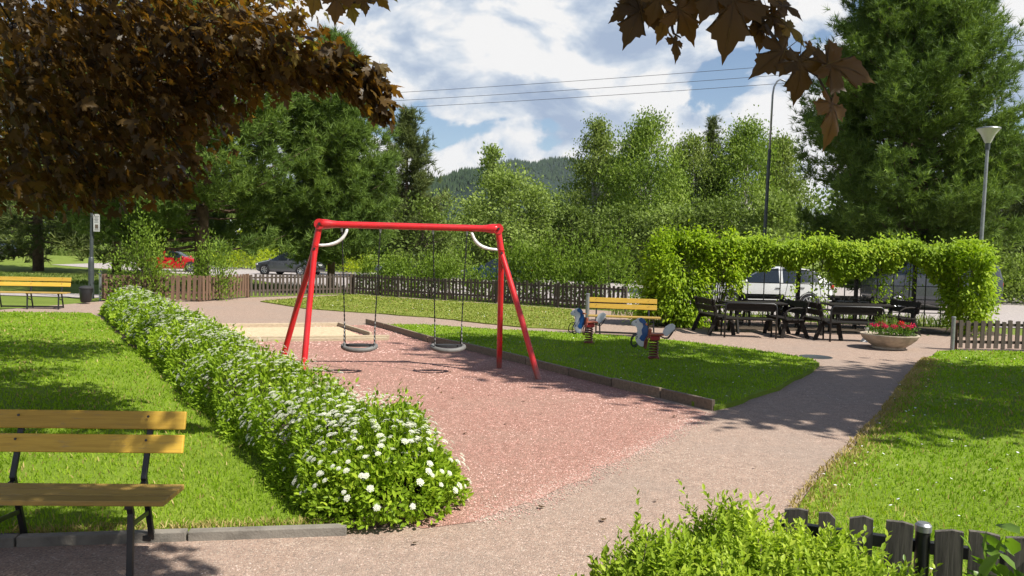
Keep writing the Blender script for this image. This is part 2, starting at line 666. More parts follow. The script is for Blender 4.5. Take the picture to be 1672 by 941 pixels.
lawn_left = GP([(-1500, 945), (0, 886), (200, 879), (400, 872), (562, 866)]) + GP([(540, 820), (430, 705), (340, 630), (150, 513)]) + [(-14.5, 19.0), (-45, 19.0)]
lawn_mid = GP([(628, 534), (690, 534), (800, 541), (900, 546), (1000, 552), (1100, 560), (1200, 572), (1280, 583), (1325, 592), (1338, 598), (1330, 605), (1290, 627), (1240, 648), (1195, 665), (1166, 671), (1000, 629), (860, 592), (700, 555)])
lawn_back = GP([(425, 493), (500, 487), (575, 482), (640, 487), (700, 491), (800, 497), (905, 504), (935, 507), (938, 540), (860, 536), (780, 528), (700, 519), (600, 512), (500, 505)])
lawn_right = GP([(1535, 575), (1512, 588), (1480, 628), (1445, 680), (1415, 712), (1385, 742), (1335, 790), (1305, 832), (1270, 905), (1200, 1010)]) + [(1.2, 1.6), (9, 1.2), (15.8, 4), (15.8, 15.9), (9.35, 15.9)]
M['turfdry'] = turf_mat('drier turf', (.12, .15, .025), (.19, .23, .04), (.26, .28, .07))
lawns = [('lawn', lawn_left, .03, 'turf'), ('lawn', lawn_mid, .06, 'turf'), ('lawn', lawn_back, .03, 'turfdry'), ('lawn', lawn_right, .03, 'turf')]
lawns = [(n, wavy(p, .03, .3), z, m) for n, p, z, m in lawns]
for nm, p, z, m in lawns:
    sheet(nm, p, z, M[m], thick=.1)
soil_px = [(545, 868), (600, 874), (700, 876), (768, 852), (740, 800)]
hedge_bed = GP([(566, 864), (620, 862), (690, 850), (730, 825)]) + [(-1.1, 7), (-9.4, 19.9), (-10.5, 19.5), (-7.2, 14.2), (-2.75, 8.0)]
sheet('soil_bed', wavy(hedge_bed, .03), .05, M['soil'], thick=.06)
sheet('soil_strip', [(3.4, 19.4), (12.7, 19.5), (13.2, 21.4), (3.4, 21.6)], .008, M['soil'])

# kerb of concrete stones along the near lawn
kb = MB()
ka, kc = G(566, 872), G(0, 892)
kc = ka + (kc - ka) * 6
kd = (kc - ka)
kl = kd.length
kd.normalize()
s = 0
while s < kl:
    L = 1.0
    a = ka + kd * s
    b = ka + kd * min(s + L - .012, kl)
    j = random.uniform(-.006, .006)
    kb.bar(a + Vector((0, j, .0 + j)), b + Vector((0, j, .0 + j)), .07, .12)
    s += L
tag(kb.build('kerb', M['kerbstone'], None, bevel=.008), kind='structure')

# ------------------------------------------------------------------ grass blades
M['blade'] = leaf('grass blades', [(0, (.145, .225, .014)), (.45, (.225, .355, .02)), (.8, (.30, .41, .035)), (1, (.40, .42, .08))], .5, (1.15, 1.25, .5), .55, .15, .55, .5)
M['bladedry'] = leaf('drier grass blades', [(0, (.15, .20, .03)), (.5, (.24, .29, .045)), (1, (.36, .36, .10))], .45, (1.1, 1.15, .6), .6, .15, .9, .35)
M['straw'] = leaf('dry grass', [(0, (.20, .19, .05)), (.5, (.36, .29, .10)), (1, (.50, .40, .18))], .3, (1.1, 1, .7), .7, .2)
M['meadow'] = leaf('meadow grass', [(0, (.07, .11, .018)), (.5, (.12, .17, .03)), (1, (.26, .27, .09))], .4, (1.1, 1.2, .5), .6, .2)


def blades(P2, z, hmin, hmax, wfac=1.0, lean=.55):
    n = len(P2)
    d = np.hypot(P2[:, 0], P2[:, 1])
    h = rng.uniform(hmin, hmax, n)
    wd = .0042 * wfac * np.maximum(1, d / 5.0) ** .95
    a = rng.uniform(0, 2 * np.pi, n)
    ld = rng.uniform(0, 2 * np.pi, n)
    ls = rng.uniform(.1, lean, n) * h * 1.4
    base = np.column_stack([P2, np.full(n, z)])
    off = np.column_stack([np.cos(a) * wd, np.sin(a) * wd, np.zeros(n)])
    ln = np.column_stack([np.cos(ld) * ls, np.sin(ld) * ls, np.zeros(n)])
    mid = base + ln * .35 + UPV * (h * .6)[:, None]
    tip = base + ln + UPV * h[:, None]
    V = np.stack([base - off, base + off, mid + off * .7, mid - off * .7, tip], 1).reshape(-1, 3)
    T = (np.array([[0, 1, 2], [0, 2, 3], [3, 2, 4]])[None] + (np.arange(n) * 5)[:, None, None]).reshape(-1, 3)
    return V, T


def fill(poly, dens0, dmin=2.4, cap=400000, power=1.5):
    """points in a polygon, thinner with distance; only where a camera near the photograph's could look"""
    A = np.array(poly)
    lo, hi = A.min(0), A.max(0)
    lo = np.maximum(lo, [-22, 1.8])
    hi = np.minimum(hi, [22, 34])
    n = int(min(cap * 8, dens0 * (hi[0] - lo[0]) * (hi[1] - lo[1])))
    p = rng.uniform(lo, hi, (n, 2))
    d = np.hypot(p[:, 0], p[:, 1])
    keep = rng.random(n) < np.clip((5.0 / np.maximum(d, 3)) ** power, 0, 1)
    keep &= np.abs(p[:, 0]) < .85 * p[:, 1] + 1.0
    p = p[keep]
    return p[in_poly(p, poly)]


for nm, p, z, m in lawns:
    pts = fill(p, 2600)
    patchy = np.sin(pts[:, 0] * 2.1 + np.cos(pts[:, 1] * 1.7)) * np.cos(pts[:, 1] * 2.6 + pts[:, 0] * .8)
    pts = pts[rng.random(len(pts)) < .75 + .25 * patchy]
    V, T = blades(pts, z - .004, .024, .046)
    tag(link('grass', np_mesh('grass', V, T), M['blade' if m == 'turf' else 'bladedry']), kind='stuff')
# odd dry blades all over the lawns
pp = []
for nm, p, z, m in lawns:
    q = fill(p, 160)
    q = q[rng.random(len(q)) < .35 + .65 * (np.sin(q[:, 0] * 1.3 + np.cos(q[:, 1] * 2.1) * 1.5) > .2)]
    pp.append(q)
V, T = blades(np.concatenate(pp), .04, .02, .05, 1.0, .9)
tag(link('dry_grass', np_mesh('dry_grass', V, T), M['straw']), kind='stuff')
# straw along the trodden edge of the lawn by the path, and along the kerb
ed = GP([(1512, 588), (1480, 628), (1445, 680), (1415, 712), (1385, 742), (1335, 790), (1305, 832), (1275, 900)])
pp = []
for (a, b) in zip(ed[:-1], ed[1:]):
    a, b = np.array(a), np.array(b)
    L = np.linalg.norm(b - a)
    k = int(L * 400)
    t = rng.random(k)
    nrm = np.array([(b - a)[1], -(b - a)[0]]) / L
    pp.append(a + (b - a) * t[:, None] + nrm[None] * (-np.abs(rng.normal(0, .16, k)) + .07)[:, None])
for (a, b) in [(G(0, 884), G(300, 874)), (G(300, 874), G(560, 865))]:
    a, b = np.array(a[:2]), np.array(b[:2])
    k = 500
    pp.append(a + (b - a) * rng.random(k)[:, None] + np.column_stack([np.zeros(k), np.abs(rng.normal(0, .07, k))]))
P2 = np.concatenate(pp)
V, T = blades(P2, .028, .02, .05, 1.0, .9)
tag(link('dry_grass', np_mesh('dry_grass', V, T), M['straw']), kind='stuff')

# tall meadow grass beyond the road
def meadow(name, boxes, n, h0, h1):
    pp = []
    for (x0, x1, y0, y1) in boxes:
        k = int(n * (x1 - x0) * (y1 - y0))
        pp.append(np.column_stack([rng.uniform(x0, x1, k), rng.uniform(y0, y1, k)]))
    P2 = np.concatenate(pp)
    V, T = blades(P2, -.06, h0, h1, .9)
    tag(link(name, np_mesh(name, V, T), M['meadow']), kind='stuff')


meadow('meadow_grass', [(-60, -30, 82, 92), (-30, -18, 70, 78), (-18, 4, 58.5, 64), (14, 46, 50, 56)], 16, .3, .8)
meadow('verge_grass', [(-32, -15, 33, 42)], 60, .05, .14)
meadow('rough_grass', [(-14, -7, 31.5, 34), (3, 14, 22, 24)], 60, .15, .4)

# loose stones and bits on the gravel
def edge_stones(name, line, n, z, mat, wid):
    pp = []
    for a, b in zip(line[:-1], line[1:]):
        a, b = np.array(a), np.array(b)
        L = np.linalg.norm(b - a)
        k = int(n * L)
        nr_ = np.array([-(b - a)[1], (b - a)[0]]) / L
        pp.append(a + (b - a) * rng.random(k)[:, None] + nr_[None] * rng.normal(0, wid, k)[:, None])
    p = np.concatenate(pp)
    k = len(p)
    tv = np.array([(-1, -1, 0), (1, -.8, 0), (.8, 1, 0), (-.9, .9, 0), (0, 0, .7)]) * .5
    a = rng.uniform(0, 6.28, k)
    V, T = scatter(tv, [(0, 1, 4), (1, 2, 4), (2, 3, 4), (3, 0, 4)], np.column_stack([p, np.full(k, z)]), np.column_stack([np.cos(a), np.sin(a), np.zeros(k)]), UPV, rng.uniform(.007, .015, k))
    tag(link(name, np_mesh(name, V, T), mat), kind='stuff')


def pebbles(name, poly, n, z, s0, s1, mat):
    p = fill(poly, n, power=1.7)
    k = len(p)
    tv = np.array([(-1, -1, 0), (1, -.8, 0), (.8, 1, 0), (-.9, .9, 0), (0, 0, .9)]) * .5
    tf = [(0, 1, 4), (1, 2, 4), (2, 3, 4), (3, 0, 4)]
    a = rng.uniform(0, 6.28, k)
    V, T = scatter(tv, tf, np.column_stack([p, np.full(k, z)]), np.column_stack([np.cos(a), np.sin(a), np.zeros(k)]), UPV, rng.uniform(s0, s1, k) * np.maximum(1, np.hypot(p[:, 0], p[:, 1]) / 8))
    tag(link(name, np_mesh(name, V, T), mat), kind='stuff')


M['stone'] = leaf('loose stones', [(0, (.30, .15, .125)), (.5, (.46, .25, .21)), (1, (.62, .45, .40))], 0.0, (1, 1, 1), .9, .2)
M['grit'] = leaf('path grit', [(0, (.22, .16, .13)), (.6, (.40, .29, .24)), (1, (.58, .48, .42))], 0.0, (1, 1, 1), .9, .2)
pebbles('loose_gravel', GP(play_px), 900, .003, .008, .017, M['stone'])
edge_stones('loose_gravel', GP([(1155, 674), (1090, 712), (1000, 757), (900, 805), (775, 853)]), 330, .003, M['stone'], .09)
edge_stones('path_grit', GP([(1155, 674), (1090, 712), (1000, 757), (900, 805), (775, 853)]), 420, .004, M['grit'], .09)
pebbles('path_grit', GP([(300, 940), (600, 885), (780, 855), (1000, 760), (1160, 676), (1340, 605), (1480, 625), (1390, 735), (1300, 830), (1200, 1000), (300, 1000)]), 420, -.001, .006, .014, M['grit'])

# daisies in the short grass
pp = []
for nm, p, z, m in lawns[1:]:
    q = fill(p, 9, power=.6)
    pp.append(np.column_stack([q, np.full(len(q), z + .045)]))
P3 = np.concatenate(pp)
tv = [(0, 0, .1)] + [(math.cos(k * 1.0472) * .5, math.sin(k * 1.0472) * .5, 0) for k in range(6)]
V, T = scatter(tv, [(0, k + 1, (k + 1) % 6 + 1) for k in range(6)], P3, np.tile([[0, 1.0, 0]], (len(P3), 1)) + rng.normal(0, .2, (len(P3), 3)), UPV + rng.normal(0, .25, (len(P3), 3)), rng.uniform(.015, .028, len(P3)))
M['daisy'] = leaf('daisy petals', [(0, (.65, .65, .6)), (1, (.8, .8, .78))], .1, (1, 1, 1))
tag(link('daisies', np_mesh('daisies', V, T), M['daisy']), kind='stuff')
HAZE = 0.00005
# ------------------------------------------------------------------ parenting
def adopt(r, *kids):
    """children modelled in world coordinates keep their place under a root that stands at the thing's base"""
    for o in kids:
        o.parent = r
        o.matrix_parent_inverse = Matrix.Translation(r.location).inverted()


# ------------------------------------------------------------------ foliage materials
GA = (1.95, 1.62, 1.0)
GT = (1.55, 1.5, 1.1)
GP_ = (2.15, 1.95, 1.15)
GB = (1.7, 1.6, 1.25)
GV = (2.7, 2.15, 1.3)
M['pine'] = leaf('pine needles', [(0, (.028, .052, .022)), (.5, (.050, .088, .030)), (.85, (.085, .135, .042)), (1, (.12, .18, .06))], .3, (1.1, 1.15, .6), .5, .12, .5, .35, gain=GP_)
M['pine2'] = leaf('dark pine needles', [(0, (.040, .055, .024)), (.6, (.066, .088, .034)), (1, (.11, .13, .05))], .2, (1.1, 1.1, .6), .55, .12, .5, .4, gain=GT)
M['birch2'] = leaf('fresh birch leaves', [(0, (.062, .105, .024)), (.5, (.10, .16, .034)), (1, (.16, .22, .055))], .4, (1.1, 1.2, .6), .5, .12, .35, .5, gain=(1.7, 1.55, 1.1))
M['birch'] = leaf('birch leaves', [(0, (.060, .088, .024)), (.5, (.095, .135, .034)), (1, (.15, .19, .055))], .35, (1.1, 1.2, .6), .5, .12, .35, .5, gain=GB)
M['willow'] = leaf('willow leaves', [(0, (.075, .105, .035)), (.5, (.12, .165, .055)), (1, (.18, .23, .09))], .35, (1.1, 1.2, .6), .5, .12, .35, .5, gain=(1.75, 1.7, 1.2))
M['bush'] = leaf('bush leaves', [(0, (.055, .09, .018)), (.5, (.095, .15, .026)), (1, (.16, .22, .045))], .38, (1.15, 1.25, .5), .5, .12, .6, .4, gain=(1.65, 1.6, 1.15))
M['lime'] = leaf('yellow green leaves', [(0, (.10, .16, .014)), (.5, (.16, .24, .02)), (1, (.25, .33, .04))], .42, (1.15, 1.25, .45), .5, .12, .6, .35, gain=GA)
M['vine'] = leaf('vine leaves', [(0, (.075, .14, .012)), (.45, (.12, .215, .018)), (.85, (.18, .28, .026)), (1, (.26, .35, .05))], .42, (1.2, 1.3, .4), .45, .12, .8, .35, gain=GA)
M['hedge'] = leaf('hedge leaves', [(0, (.060, .12, .014)), (.45, (.10, .185, .020)), (.85, (.15, .25, .03)), (1, (.22, .31, .05))], .38, (1.15, 1.3, .5), .42, .12, 1.2, .3, gain=GA)
M['privet'] = leaf('privet leaves', [(0, (.065, .125, .018)), (.5, (.105, .18, .026)), (1, (.19, .28, .06))], .4, (1.15, 1.25, .5), .42, .12, 2.0, .35, gain=GV)
M['broad'] = leaf('broad leaves', [(0, (.045, .10, .016)), (1, (.075, .15, .026))], .35, (1.15, 1.3, .5), .4, .45, 2.0, .3, gain=GA)
M['maple'] = leaf('maple leaves', [(0, (.036, .025, .010)), (.4, (.062, .040, .013)), (.7, (.095, .058, .016)), (.84, (.13, .095, .02)), (.92, (.13, .14, .03)), (1, (.22, .23, .05))], .48, (2.1, 1.55, .5), .42, .25, .5, .3)
M['shadetree'] = leaf('ash leaves', [(0, (.06, .1, .02)), (1, (.11, .17, .035))], .35, (1.1, 1.2, .6))
M['spruce'] = leaf('far spruce', [(0, (.016, .03, .016)), (.6, (.026, .045, .02)), (1, (.045, .065, .026))], .05, (1, 1, 1), .8, .1, .004, .4)
M['farleaf'] = leaf('far leaves', [(0, (.045, .07, .02)), (.5, (.075, .11, .03)), (1, (.12, .16, .045))], .3, (1.1, 1.2, .6), .6, .12, .12, .6, gain=GT)
M['petal'] = leaf('white petals', [(0, (.50, .52, .36)), (.4, (.64, .65, .52)), (1, (.76, .76, .68))], .25, (1, 1, .95), .6, .2)
M['bark'] = solid('bark', (.11, .085, .06), .9, .5, 6, .9, 18)
M['pinebark'] = solid('pine bark', (.12, .075, .05), .9, .5, 6, .9, 14)
M['birchbark'] = solid('birch bark', (.50, .48, .44), .8, .5, 5, .4, 20, col2=(.10, .09, .08))
M['twig'] = solid('twigs', (.075, .055, .035), .8, .4, 9, .4, 30)


def limb(mb, a, b, r0, r1, sag=0.0, wob=.06, n=7, k=6):
    a, b = Vector(a), Vector(b)
    L = (b - a).length
    pts, rad = [], []
    for i in range(k + 1):
        t = i / k
        p = a.lerp(b, t) + Vector((0, 0, -sag * 4 * t * (1 - t)))
        if 0 < i < k:
            p += Vector((random.gauss(0, wob), random.gauss(0, wob), random.gauss(0, wob * .6))) * L * .35
        pts.append(p)
        rad.append(r0 + (r1 - r0) * t ** .8)
    mb.tube(pts, rad, n)
    return pts


def make_pine(x, y, H, Rw, nb, label, mat='pine', low=.06, shape=0, tuft=.34, per=34, name='pine_tree', group='conifers behind the playground'):
    r = root(name, (x, y, -.05), random.uniform(0, 6))
    tag(r, label, 'tree', group)
    tb = MB()
    tb.tube([(0, 0, -.2), (.05, 0, H * .3), (-.05, .04, H * .6), (0, 0, H * .97)], [Rw * .075, Rw * .058, Rw * .035, .02], 9)
    pos, ax = [], []
    for i in range(nb):
        t = low + (1 - low) * ((i + rng.random()) / nb) ** .85
        z = H * t
        if shape == 0:      # broad column that rounds to a point
            Lb = Rw * min(1, (1 - t) * 2.1 + .02) ** .75 * min(1, .7 + t * 1.4)
        elif shape == 1:    # loose open pine
            Lb = Rw * (.30 + .85 * abs(math.sin(t * 13 + 1.5 * math.sin(i)))) * (1 - t) ** .75 * 1.35 + .12
        else:               # narrow spruce
            Lb = Rw * (1 - t) ** .9 + .05
        Lb *= rng.uniform(.68, 1.12)
        a = rng.uniform(0, 2 * np.pi)
        d = np.array([math.cos(a), math.sin(a), 0])
        rise = .10 + .55 * t
        sd = np.array([-d[1], d[0], 0])
        tip = d * Lb + UPV * (z + Lb * rise * .8)
        pts = limb(tb, (0, 0, z), tuple(tip * np.array([.93, .93, 1])), .012 + Lb * .014, .006, Lb * .10, .04, 4, 4)
        k = max(5, int(per * (.35 + Lb / Rw)))
        u = rng.uniform(.28, 1.02, k) ** .8
        # each branch carries a few separate plumes
        npl = max(2, int(Lb * 2.1))
        pl = rng.integers(0, npl, k)
        plu = np.linspace(.45, 1.0, npl)[pl]
        side = (rng.random(npl) * 2 - 1)[pl] * (1.15 - plu) * Lb * .55
        q = plu + rng.normal(0, .05, k)
        cpos = (d[None] * (Lb * q)[:, None] + UPV[None] * (z + Lb * rise * .8 * q - Lb * .10 * 4 * q * (1 - q))[:, None] + sd[None] * (side + rng.normal(0, .12, k) * tuft)[:, None])
        cpos += rng.normal(0, tuft * .50, (k, 3)) + UPV * tuft * .1
        pos.append(cpos)
        ax.append(d[None] * .62 + UPV[None] * (.7 + .3 * t) + sd[None] * (np.sign(side) * .3)[:, None] + rng.normal(0, .5, (k, 3)))
    pos, ax = np.concatenate(pos), np.concatenate(ax)
    V, T = scatter(*TUFT, pos, ax, rand_dirs(len(pos)), rng.uniform(.7, 1.25, len(pos)) * tuft)
    tb.build('trunk', M['pinebark'], r, 'all')
    link('crown', np_mesh('crown', V, T), M[mat], r)
    return r


def crown_points(n, ncl, prof, H, Rw, spread, base=.1, shell=.55):
    """leaf positions in clumps through a crown; prof(t) = relative radius at height t"""
    t = rng.uniform(base, 1, ncl)
    a = rng.uniform(0, 2 * np.pi, ncl)
    rr = (shell + (1 - shell) * rng.random(ncl)) * np.array([prof(q) for q in t]) * Rw * rng.uniform(.8, 1.12, ncl)
    c = np.column_stack([rr * np.cos(a), rr * np.sin(a), t * H])
    idx = rng.integers(0, ncl, n)
    p = c[idx] + rng.normal(size=(n, 3)) * spread * np.array([1, 1, .7])
    return p, c, idx


def make_tree(x, y, H, Rw, n, label, mat, bark='bark', kind='round', leafs=.2, name='leafy_tree', spread=None, group='trees beyond the road', base=.12, ncl=None):
    r = root(name, (x, y, -.06), random.uniform(0, 6))
    tag(r, label, 'tree', group)
    if kind == 'round':
        prof = lambda t: math.sin(math.pi * min(1, max(0, (t * .93 + .05)))) ** .6
    elif kind == 'birch':
        prof = lambda t: (math.sin(math.pi * min(1, t * .80 + .20)) ** .8) * (1.05 if t < .6 else 1)
    elif kind == 'spire':
        prof = lambda t: (1 - t) ** .55 * (.75 + .25 * math.sin(t * 14)) + .05
    else:
        prof = lambda t: .95 if t < .7 else .95 * (1 - (t - .7) / .34)
    ncl = ncl or int(36 + 5 * H)
    spread = spread or Rw * .17
    p, c, idx = crown_points(n, ncl, prof, H, Rw, spread, base)
    if kind == 'birch':     # hanging sprays
        p[:, 2] -= np.abs(rng.normal(0, .06 * H, n)) * rng.random(n)
        ax = np.column_stack([rng.normal(0, .4, n), rng.normal(0, .4, n), -rng.uniform(.3, 1.4, n)])
    else:
        ax = unit(p - np.array([0, 0, H * .45])) * .8 + rng.normal(0, .6, (n, 3))
    zh = unit(p - np.array([0, 0, H * .4])) * .6 + UPV * .6 + rng.normal(0, .5, (n, 3))
    p[:, 2] = np.maximum(p[:, 2], .05)
    V, T = scatter(*SMALL, p, ax, zh, rng.uniform(.6, 1.25, n) * leafs)
    tb = MB()
    top = H * .9
    tr = [(0, 0, -.2), (.02 * H, 0, H * .25), (-.015 * H, .01 * H, H * .55), (.01 * H, 0, top)]
    tb.tube(tr, [H * .017, H * .013, H * .008, .015], 8)
    for k in range(0, ncl, max(1, ncl // 26)):
        q = c[k]
        z0 = max(H * .12, q[2] * rng.uniform(.55, .8))
        limb(tb, (0, 0, z0), tuple(q), H * .006, .008, 0, .06, 5, 4)
    tb.build('trunk', M[bark], r, 'all')
    link('crown', np_mesh('crown', V, T), M[mat], r)
    return r


def make_bush(x, y, Rx, Ry, H, n, label, mat, leafs=.09, name='shrub', ncl=26, group=None, tpl=OVAL, up=.7, rz=0.0, z=-.02, spread=.2, stems=9, cat='shrub'):
    r = root(name, (x, y, z), rz)
    tag(r, label, cat, group)
    a = rng.uniform(0, 2 * np.pi, ncl)
    t = rng.uniform(.12, 1, ncl)
    rad = np.sqrt(np.clip(1.02 - t ** 2.2, .02, 1)) * rng.uniform(.55, 1.0, ncl)
    c = np.column_stack([Rx * rad * np.cos(a), Ry * rad * np.sin(a), H * t * rng.uniform(.82, 1.08, ncl)])
    idx = rng.integers(0, ncl, n)
    p = c[idx] + np.clip(rng.normal(size=(n, 3)), -1.9, 1.9) * np.array([Rx, Ry, H]) * spread
    p[:, 2] = np.abs(p[:, 2] - .03) + .03
    o = unit(p / np.array([Rx, Ry, H]) + 1e-6)
    ax = o * .7 + UPV * up * rng.random((n, 1)) + rng.normal(0, .5, (n, 3))
    zh = UPV * .8 + o * .5 + rng.normal(0, .4, (n, 3))
    V, T = scatter(*tpl, p, ax, zh, rng.uniform(.6, 1.25, n) * leafs)
    sb = MB()
    for k in range(stems):
        q = c[k % ncl]
        limb(sb, (q[0] * .2, q[1] * .2, -.1), tuple(q), .008 + .008 * H, .004, 0, .06, 5, 4)
    sb.build('stems', M['twig'], r, 'all')
    link('foliage', np_mesh('foliage', V, T), M[mat], r)
    return r


# ------------------------------------------------------------------ hills with far forest
def hill(name, pts, depth_back, mat, nt, th):
    """ridge line seen at pts = [(px, py)], rising from a foot 45 % nearer"""
    rid = []
    for px, py, Y in pts:
        rid.append(AT(px, py, Y))
    cols, rows = 60, 14
    xs = np.linspace(rid[0].x, rid[-1].x, cols)
    rx = np.array([q.x for q in rid])
    rz_ = np.interp(xs, rx, [q.z for q in rid])
    ry = np.interp(xs, rx, [q.y for q in rid])
    vs, fs = [], []
    for j in range(rows):
        t = j / (rows - 1)
        for i in range(cols):
            prof = math.sin(min(1, t / .7) * math.pi / 2) if t <= .7 else 1 - ((t - .7) / .3) ** 2 * .6
            y = ry[i] * (.55 + .45 * t / .7) if t <= .7 else ry[i] + (t - .7) / .3 * depth_back
            xx = xs[i] * (y / ry[i])
            z = rz_[i] * prof * (1 + .03 * math.sin(i * .7 + j)) - 2 if t < .66 else rz_[i] * prof - 2
            vs.append((xx, y, z))
    for j in range(rows - 1):
        for i in range(cols - 1):
            fs.append((j * cols + i, j * cols + i + 1, (j + 1) * cols + i + 1, (j + 1) * cols + i))
    me = bpy.data.meshes.new(name)
    me.from_pydata(vs, [], fs)
    tag(link(name, me, mat), kind='structure')
    vs = np.array(vs)
    k = nt
    j = rng.integers(4, rows - 2, k)
    i = rng.integers(0, cols - 2, k)
    jj = np.where(rng.random(k) < .22, 9, j)
    a, b = rng.random(k)[:, None], rng.random(k)[:, None]
    b = np.where((jj == 9)[:, None], b * .25, b)
    A = vs[jj * cols + i] * (1 - a) + vs[jj * cols + i + 1] * a
    B = vs[(jj + 1) * cols + i] * (1 - a) + vs[(jj + 1) * cols + i + 1] * a
    p = A * (1 - b) + B * b
    ns = 6
    tv = [(math.cos(6.283 * q / ns) * .24, 0, math.sin(6.283 * q / ns) * .24) for q in range(ns)] + [(0, 1, 0)]
    tv = [(x * (1 if q % 2 else .7), y, z * (1 if q % 2 else .7)) for q, (x, y, z) in enumerate(tv)]
    tf = [(q, (q + 1) % ns, ns) for q in range(ns)]
    sc = rng.uniform(.5, 1.15, k) * th * (p[:, 1] / p[:, 1].mean())
    hx = np.tile(np.array([[0, -1.0, 0]]), (k, 1)) + rng.normal(0, .3, (k, 3))
    V, T = scatter(tv, tf, p - UPV * 1.5, np.tile(UPV, (k, 1)), hx, sc)
    tag(link('forest', np_mesh('forest', V, T), M['spruce']), kind='stuff')


M['hill'] = turf_mat('forest floor', (.010, .020, .014), (.015, .028, .018), (.02, .035, .02))
hill('hills', [(740, 305, 2300), (800, 280, 2300), (835, 274, 2300), (880, 272, 2300), (940, 270, 2300), (1010, 272, 2250), (1100, 290, 2250), (1300, 330, 2200)], 500, M['hill'], 9000, 16)
hill('hills', [(560, 345, 1150), (640, 325, 1150), (700, 304, 1150), (740, 295, 1150), (790, 283, 1150), (815, 289, 1170), (840, 305, 1180), (880, 318, 1180), (960, 335, 1180)], 300, M['hill'], 6000, 13)

# far wood that closes the view behind the road
pp, ss = [], []
for k in range(150):
    x = rng.uniform(-105, 105)
    y = rng.uniform(92, 125)
    px = 836 + 1250 * x / y
    H = rng.uniform(5.5, 8.0) if 640 < px < 960 else rng.uniform(8, 13)
    if px > 1240 or px < 420:
        H *= 1.15
    n = 650
    d = rand_dirs(n) * (rng.random((n, 1)) ** .45)
    lump = rng.normal(0, .12, (n, 3))
    pp.append(np.array([x, y, H * .52]) + (d + lump) * np.array([H * .38, H * .38, H * .52]))
p = np.concatenate(pp)
p[:, 2] = np.maximum(p[:, 2], 0)
V, T = scatter(*SMALL, p, rand_dirs(len(p)) + UPV * .3, rand_dirs(len(p)) + UPV * .6, rng.uniform(.45, 1.0, len(p)))
tag(link('far_wood', np_mesh('far_wood', V, T), M['farleaf']), kind='stuff')


# ------------------------------------------------------------------ air
hz, g = new_mat('haze')
vp = g.n('ShaderNodeVolumePrincipled', Color=(.80, .88, 1.0), Density=HAZE, Anisotropy=.2)
vo_ = g.t.nodes.new('ShaderNodeOutputMaterial')
g.t.links.new(vp.outputs[0], vo_.inputs['Volume'])
if HAZE > 0:
    mb = MB()
    mb.box((0, 0, 225), (6800, 6800, 452.2))
    tag(mb.build('haze', hz), kind='stuff')


# ------------------------------------------------------------------ the trees one can tell apart
def top_of(px, py, Y):
    q = AT(px, py, Y)
    return q.x, q.z


x, z = top_of(1517, -95, 33)
make_pine(x - .45, 33, z, 4.15, 420, 'huge dense pine towering over the vine trellis, its top cut by the photo edge', per=95, low=.03, tuft=.30)
x, z = top_of(330, -25, 29)
make_pine(x, 29, z, 4.0, 240, 'tall broad pine behind the brown fence, half covered by the dark maple', per=75, low=.14, tuft=.30)
x, z = top_of(545, 62, 32)
make_pine(x, 32, z, 2.3, 250, 'bushy pointed pine behind the red swing frame', per=70, low=.12, tuft=.29)
x, z = top_of(660, 186, 48)
make_pine(x + .25, 48, z, 2.5, 80, 'thin ragged dark pine with open sparse branches beside the bushy pointed pine', 'pine2', .15, 1, .42, 34)
x, z = top_of(1166, 194, 72)
make_pine(x, 72, z, 2.2, 80, 'small dark spruce tip between the pale birch crowns', 'pine2', .1, 2, .5, 22, 'spruce_tree')
for px, py, lab in [(1012, 262, 'dark spruce filling the gap beside the fullest birch'), (1108, 250, 'dark spruce between the fullest birch and the lower birch'), (1262, 262, 'dark spruce behind the tall lamp pole')]:
    x, z = top_of(px, py, 70)
    make_pine(x, 70, z, 2.6, 90, lab, 'pine2', .1, 2, .5, 30, 'spruce_tree')
x, z = top_of(1725, 205, 44)
make_pine(x, 44, z, 4.0, 150, 'darker pine at the photo edge, behind the post lamp', 'pine2', .05, 0, .45, 34)
x, z = top_of(60, 60, 46)
make_pine(x, 46, z, 4.2, 120, 'dark pine mostly hidden behind the hanging maple branches', 'pine2', .05, 0, .5, 30)
x, z = top_of(190, 110, 44)
make_pine(x, 44, z, 3.6, 110, 'brownish conifer beyond the road, behind the grey pole', 'pine2', .05, 0, .5, 30)

birches = [(975, 196, 60, 2.7, 7000, 'slim pale birch with hanging twigs, beside the dark hill'),
           (1062, 190, 57, 3.9, 10500, 'fullest bright green birch with a ragged top'),
           (1135, 214, 62, 3.0, 7000, 'lower birch just beside the spruce tip'),
           (1222, 201, 61, 3.9, 9500, 'wide drooping birch behind the tall curved street lamp'),
           (1275, 222, 64, 3.2, 6500, 'birch touching the outline of the huge pine')]
for px, py, Y, Rw, n, lab in birches:
    x, z = top_of(px, py, Y)
    make_tree(x, Y, z, Rw * .92, int(n * 2.6), lab, 'birch2' if px in (1062, 1222) else 'birch', 'birchbark', 'birch', .20, 'birch_tree', base=.12)
x, z = top_of(835, 286, 52)
make_tree(x, 52, z, 3.3, 15000, 'rounded silvery green willow in front of the hill', 'willow', 'bark', 'round', .24, 'willow_tree', base=.05)
x, z = top_of(803, 243, 55)
make_tree(x, 55, z, 1.7, 4200, 'slender tree top rising out of the rounded willow', 'willow', 'bark', 'spire', .24, 'leafy_tree', base=.2)
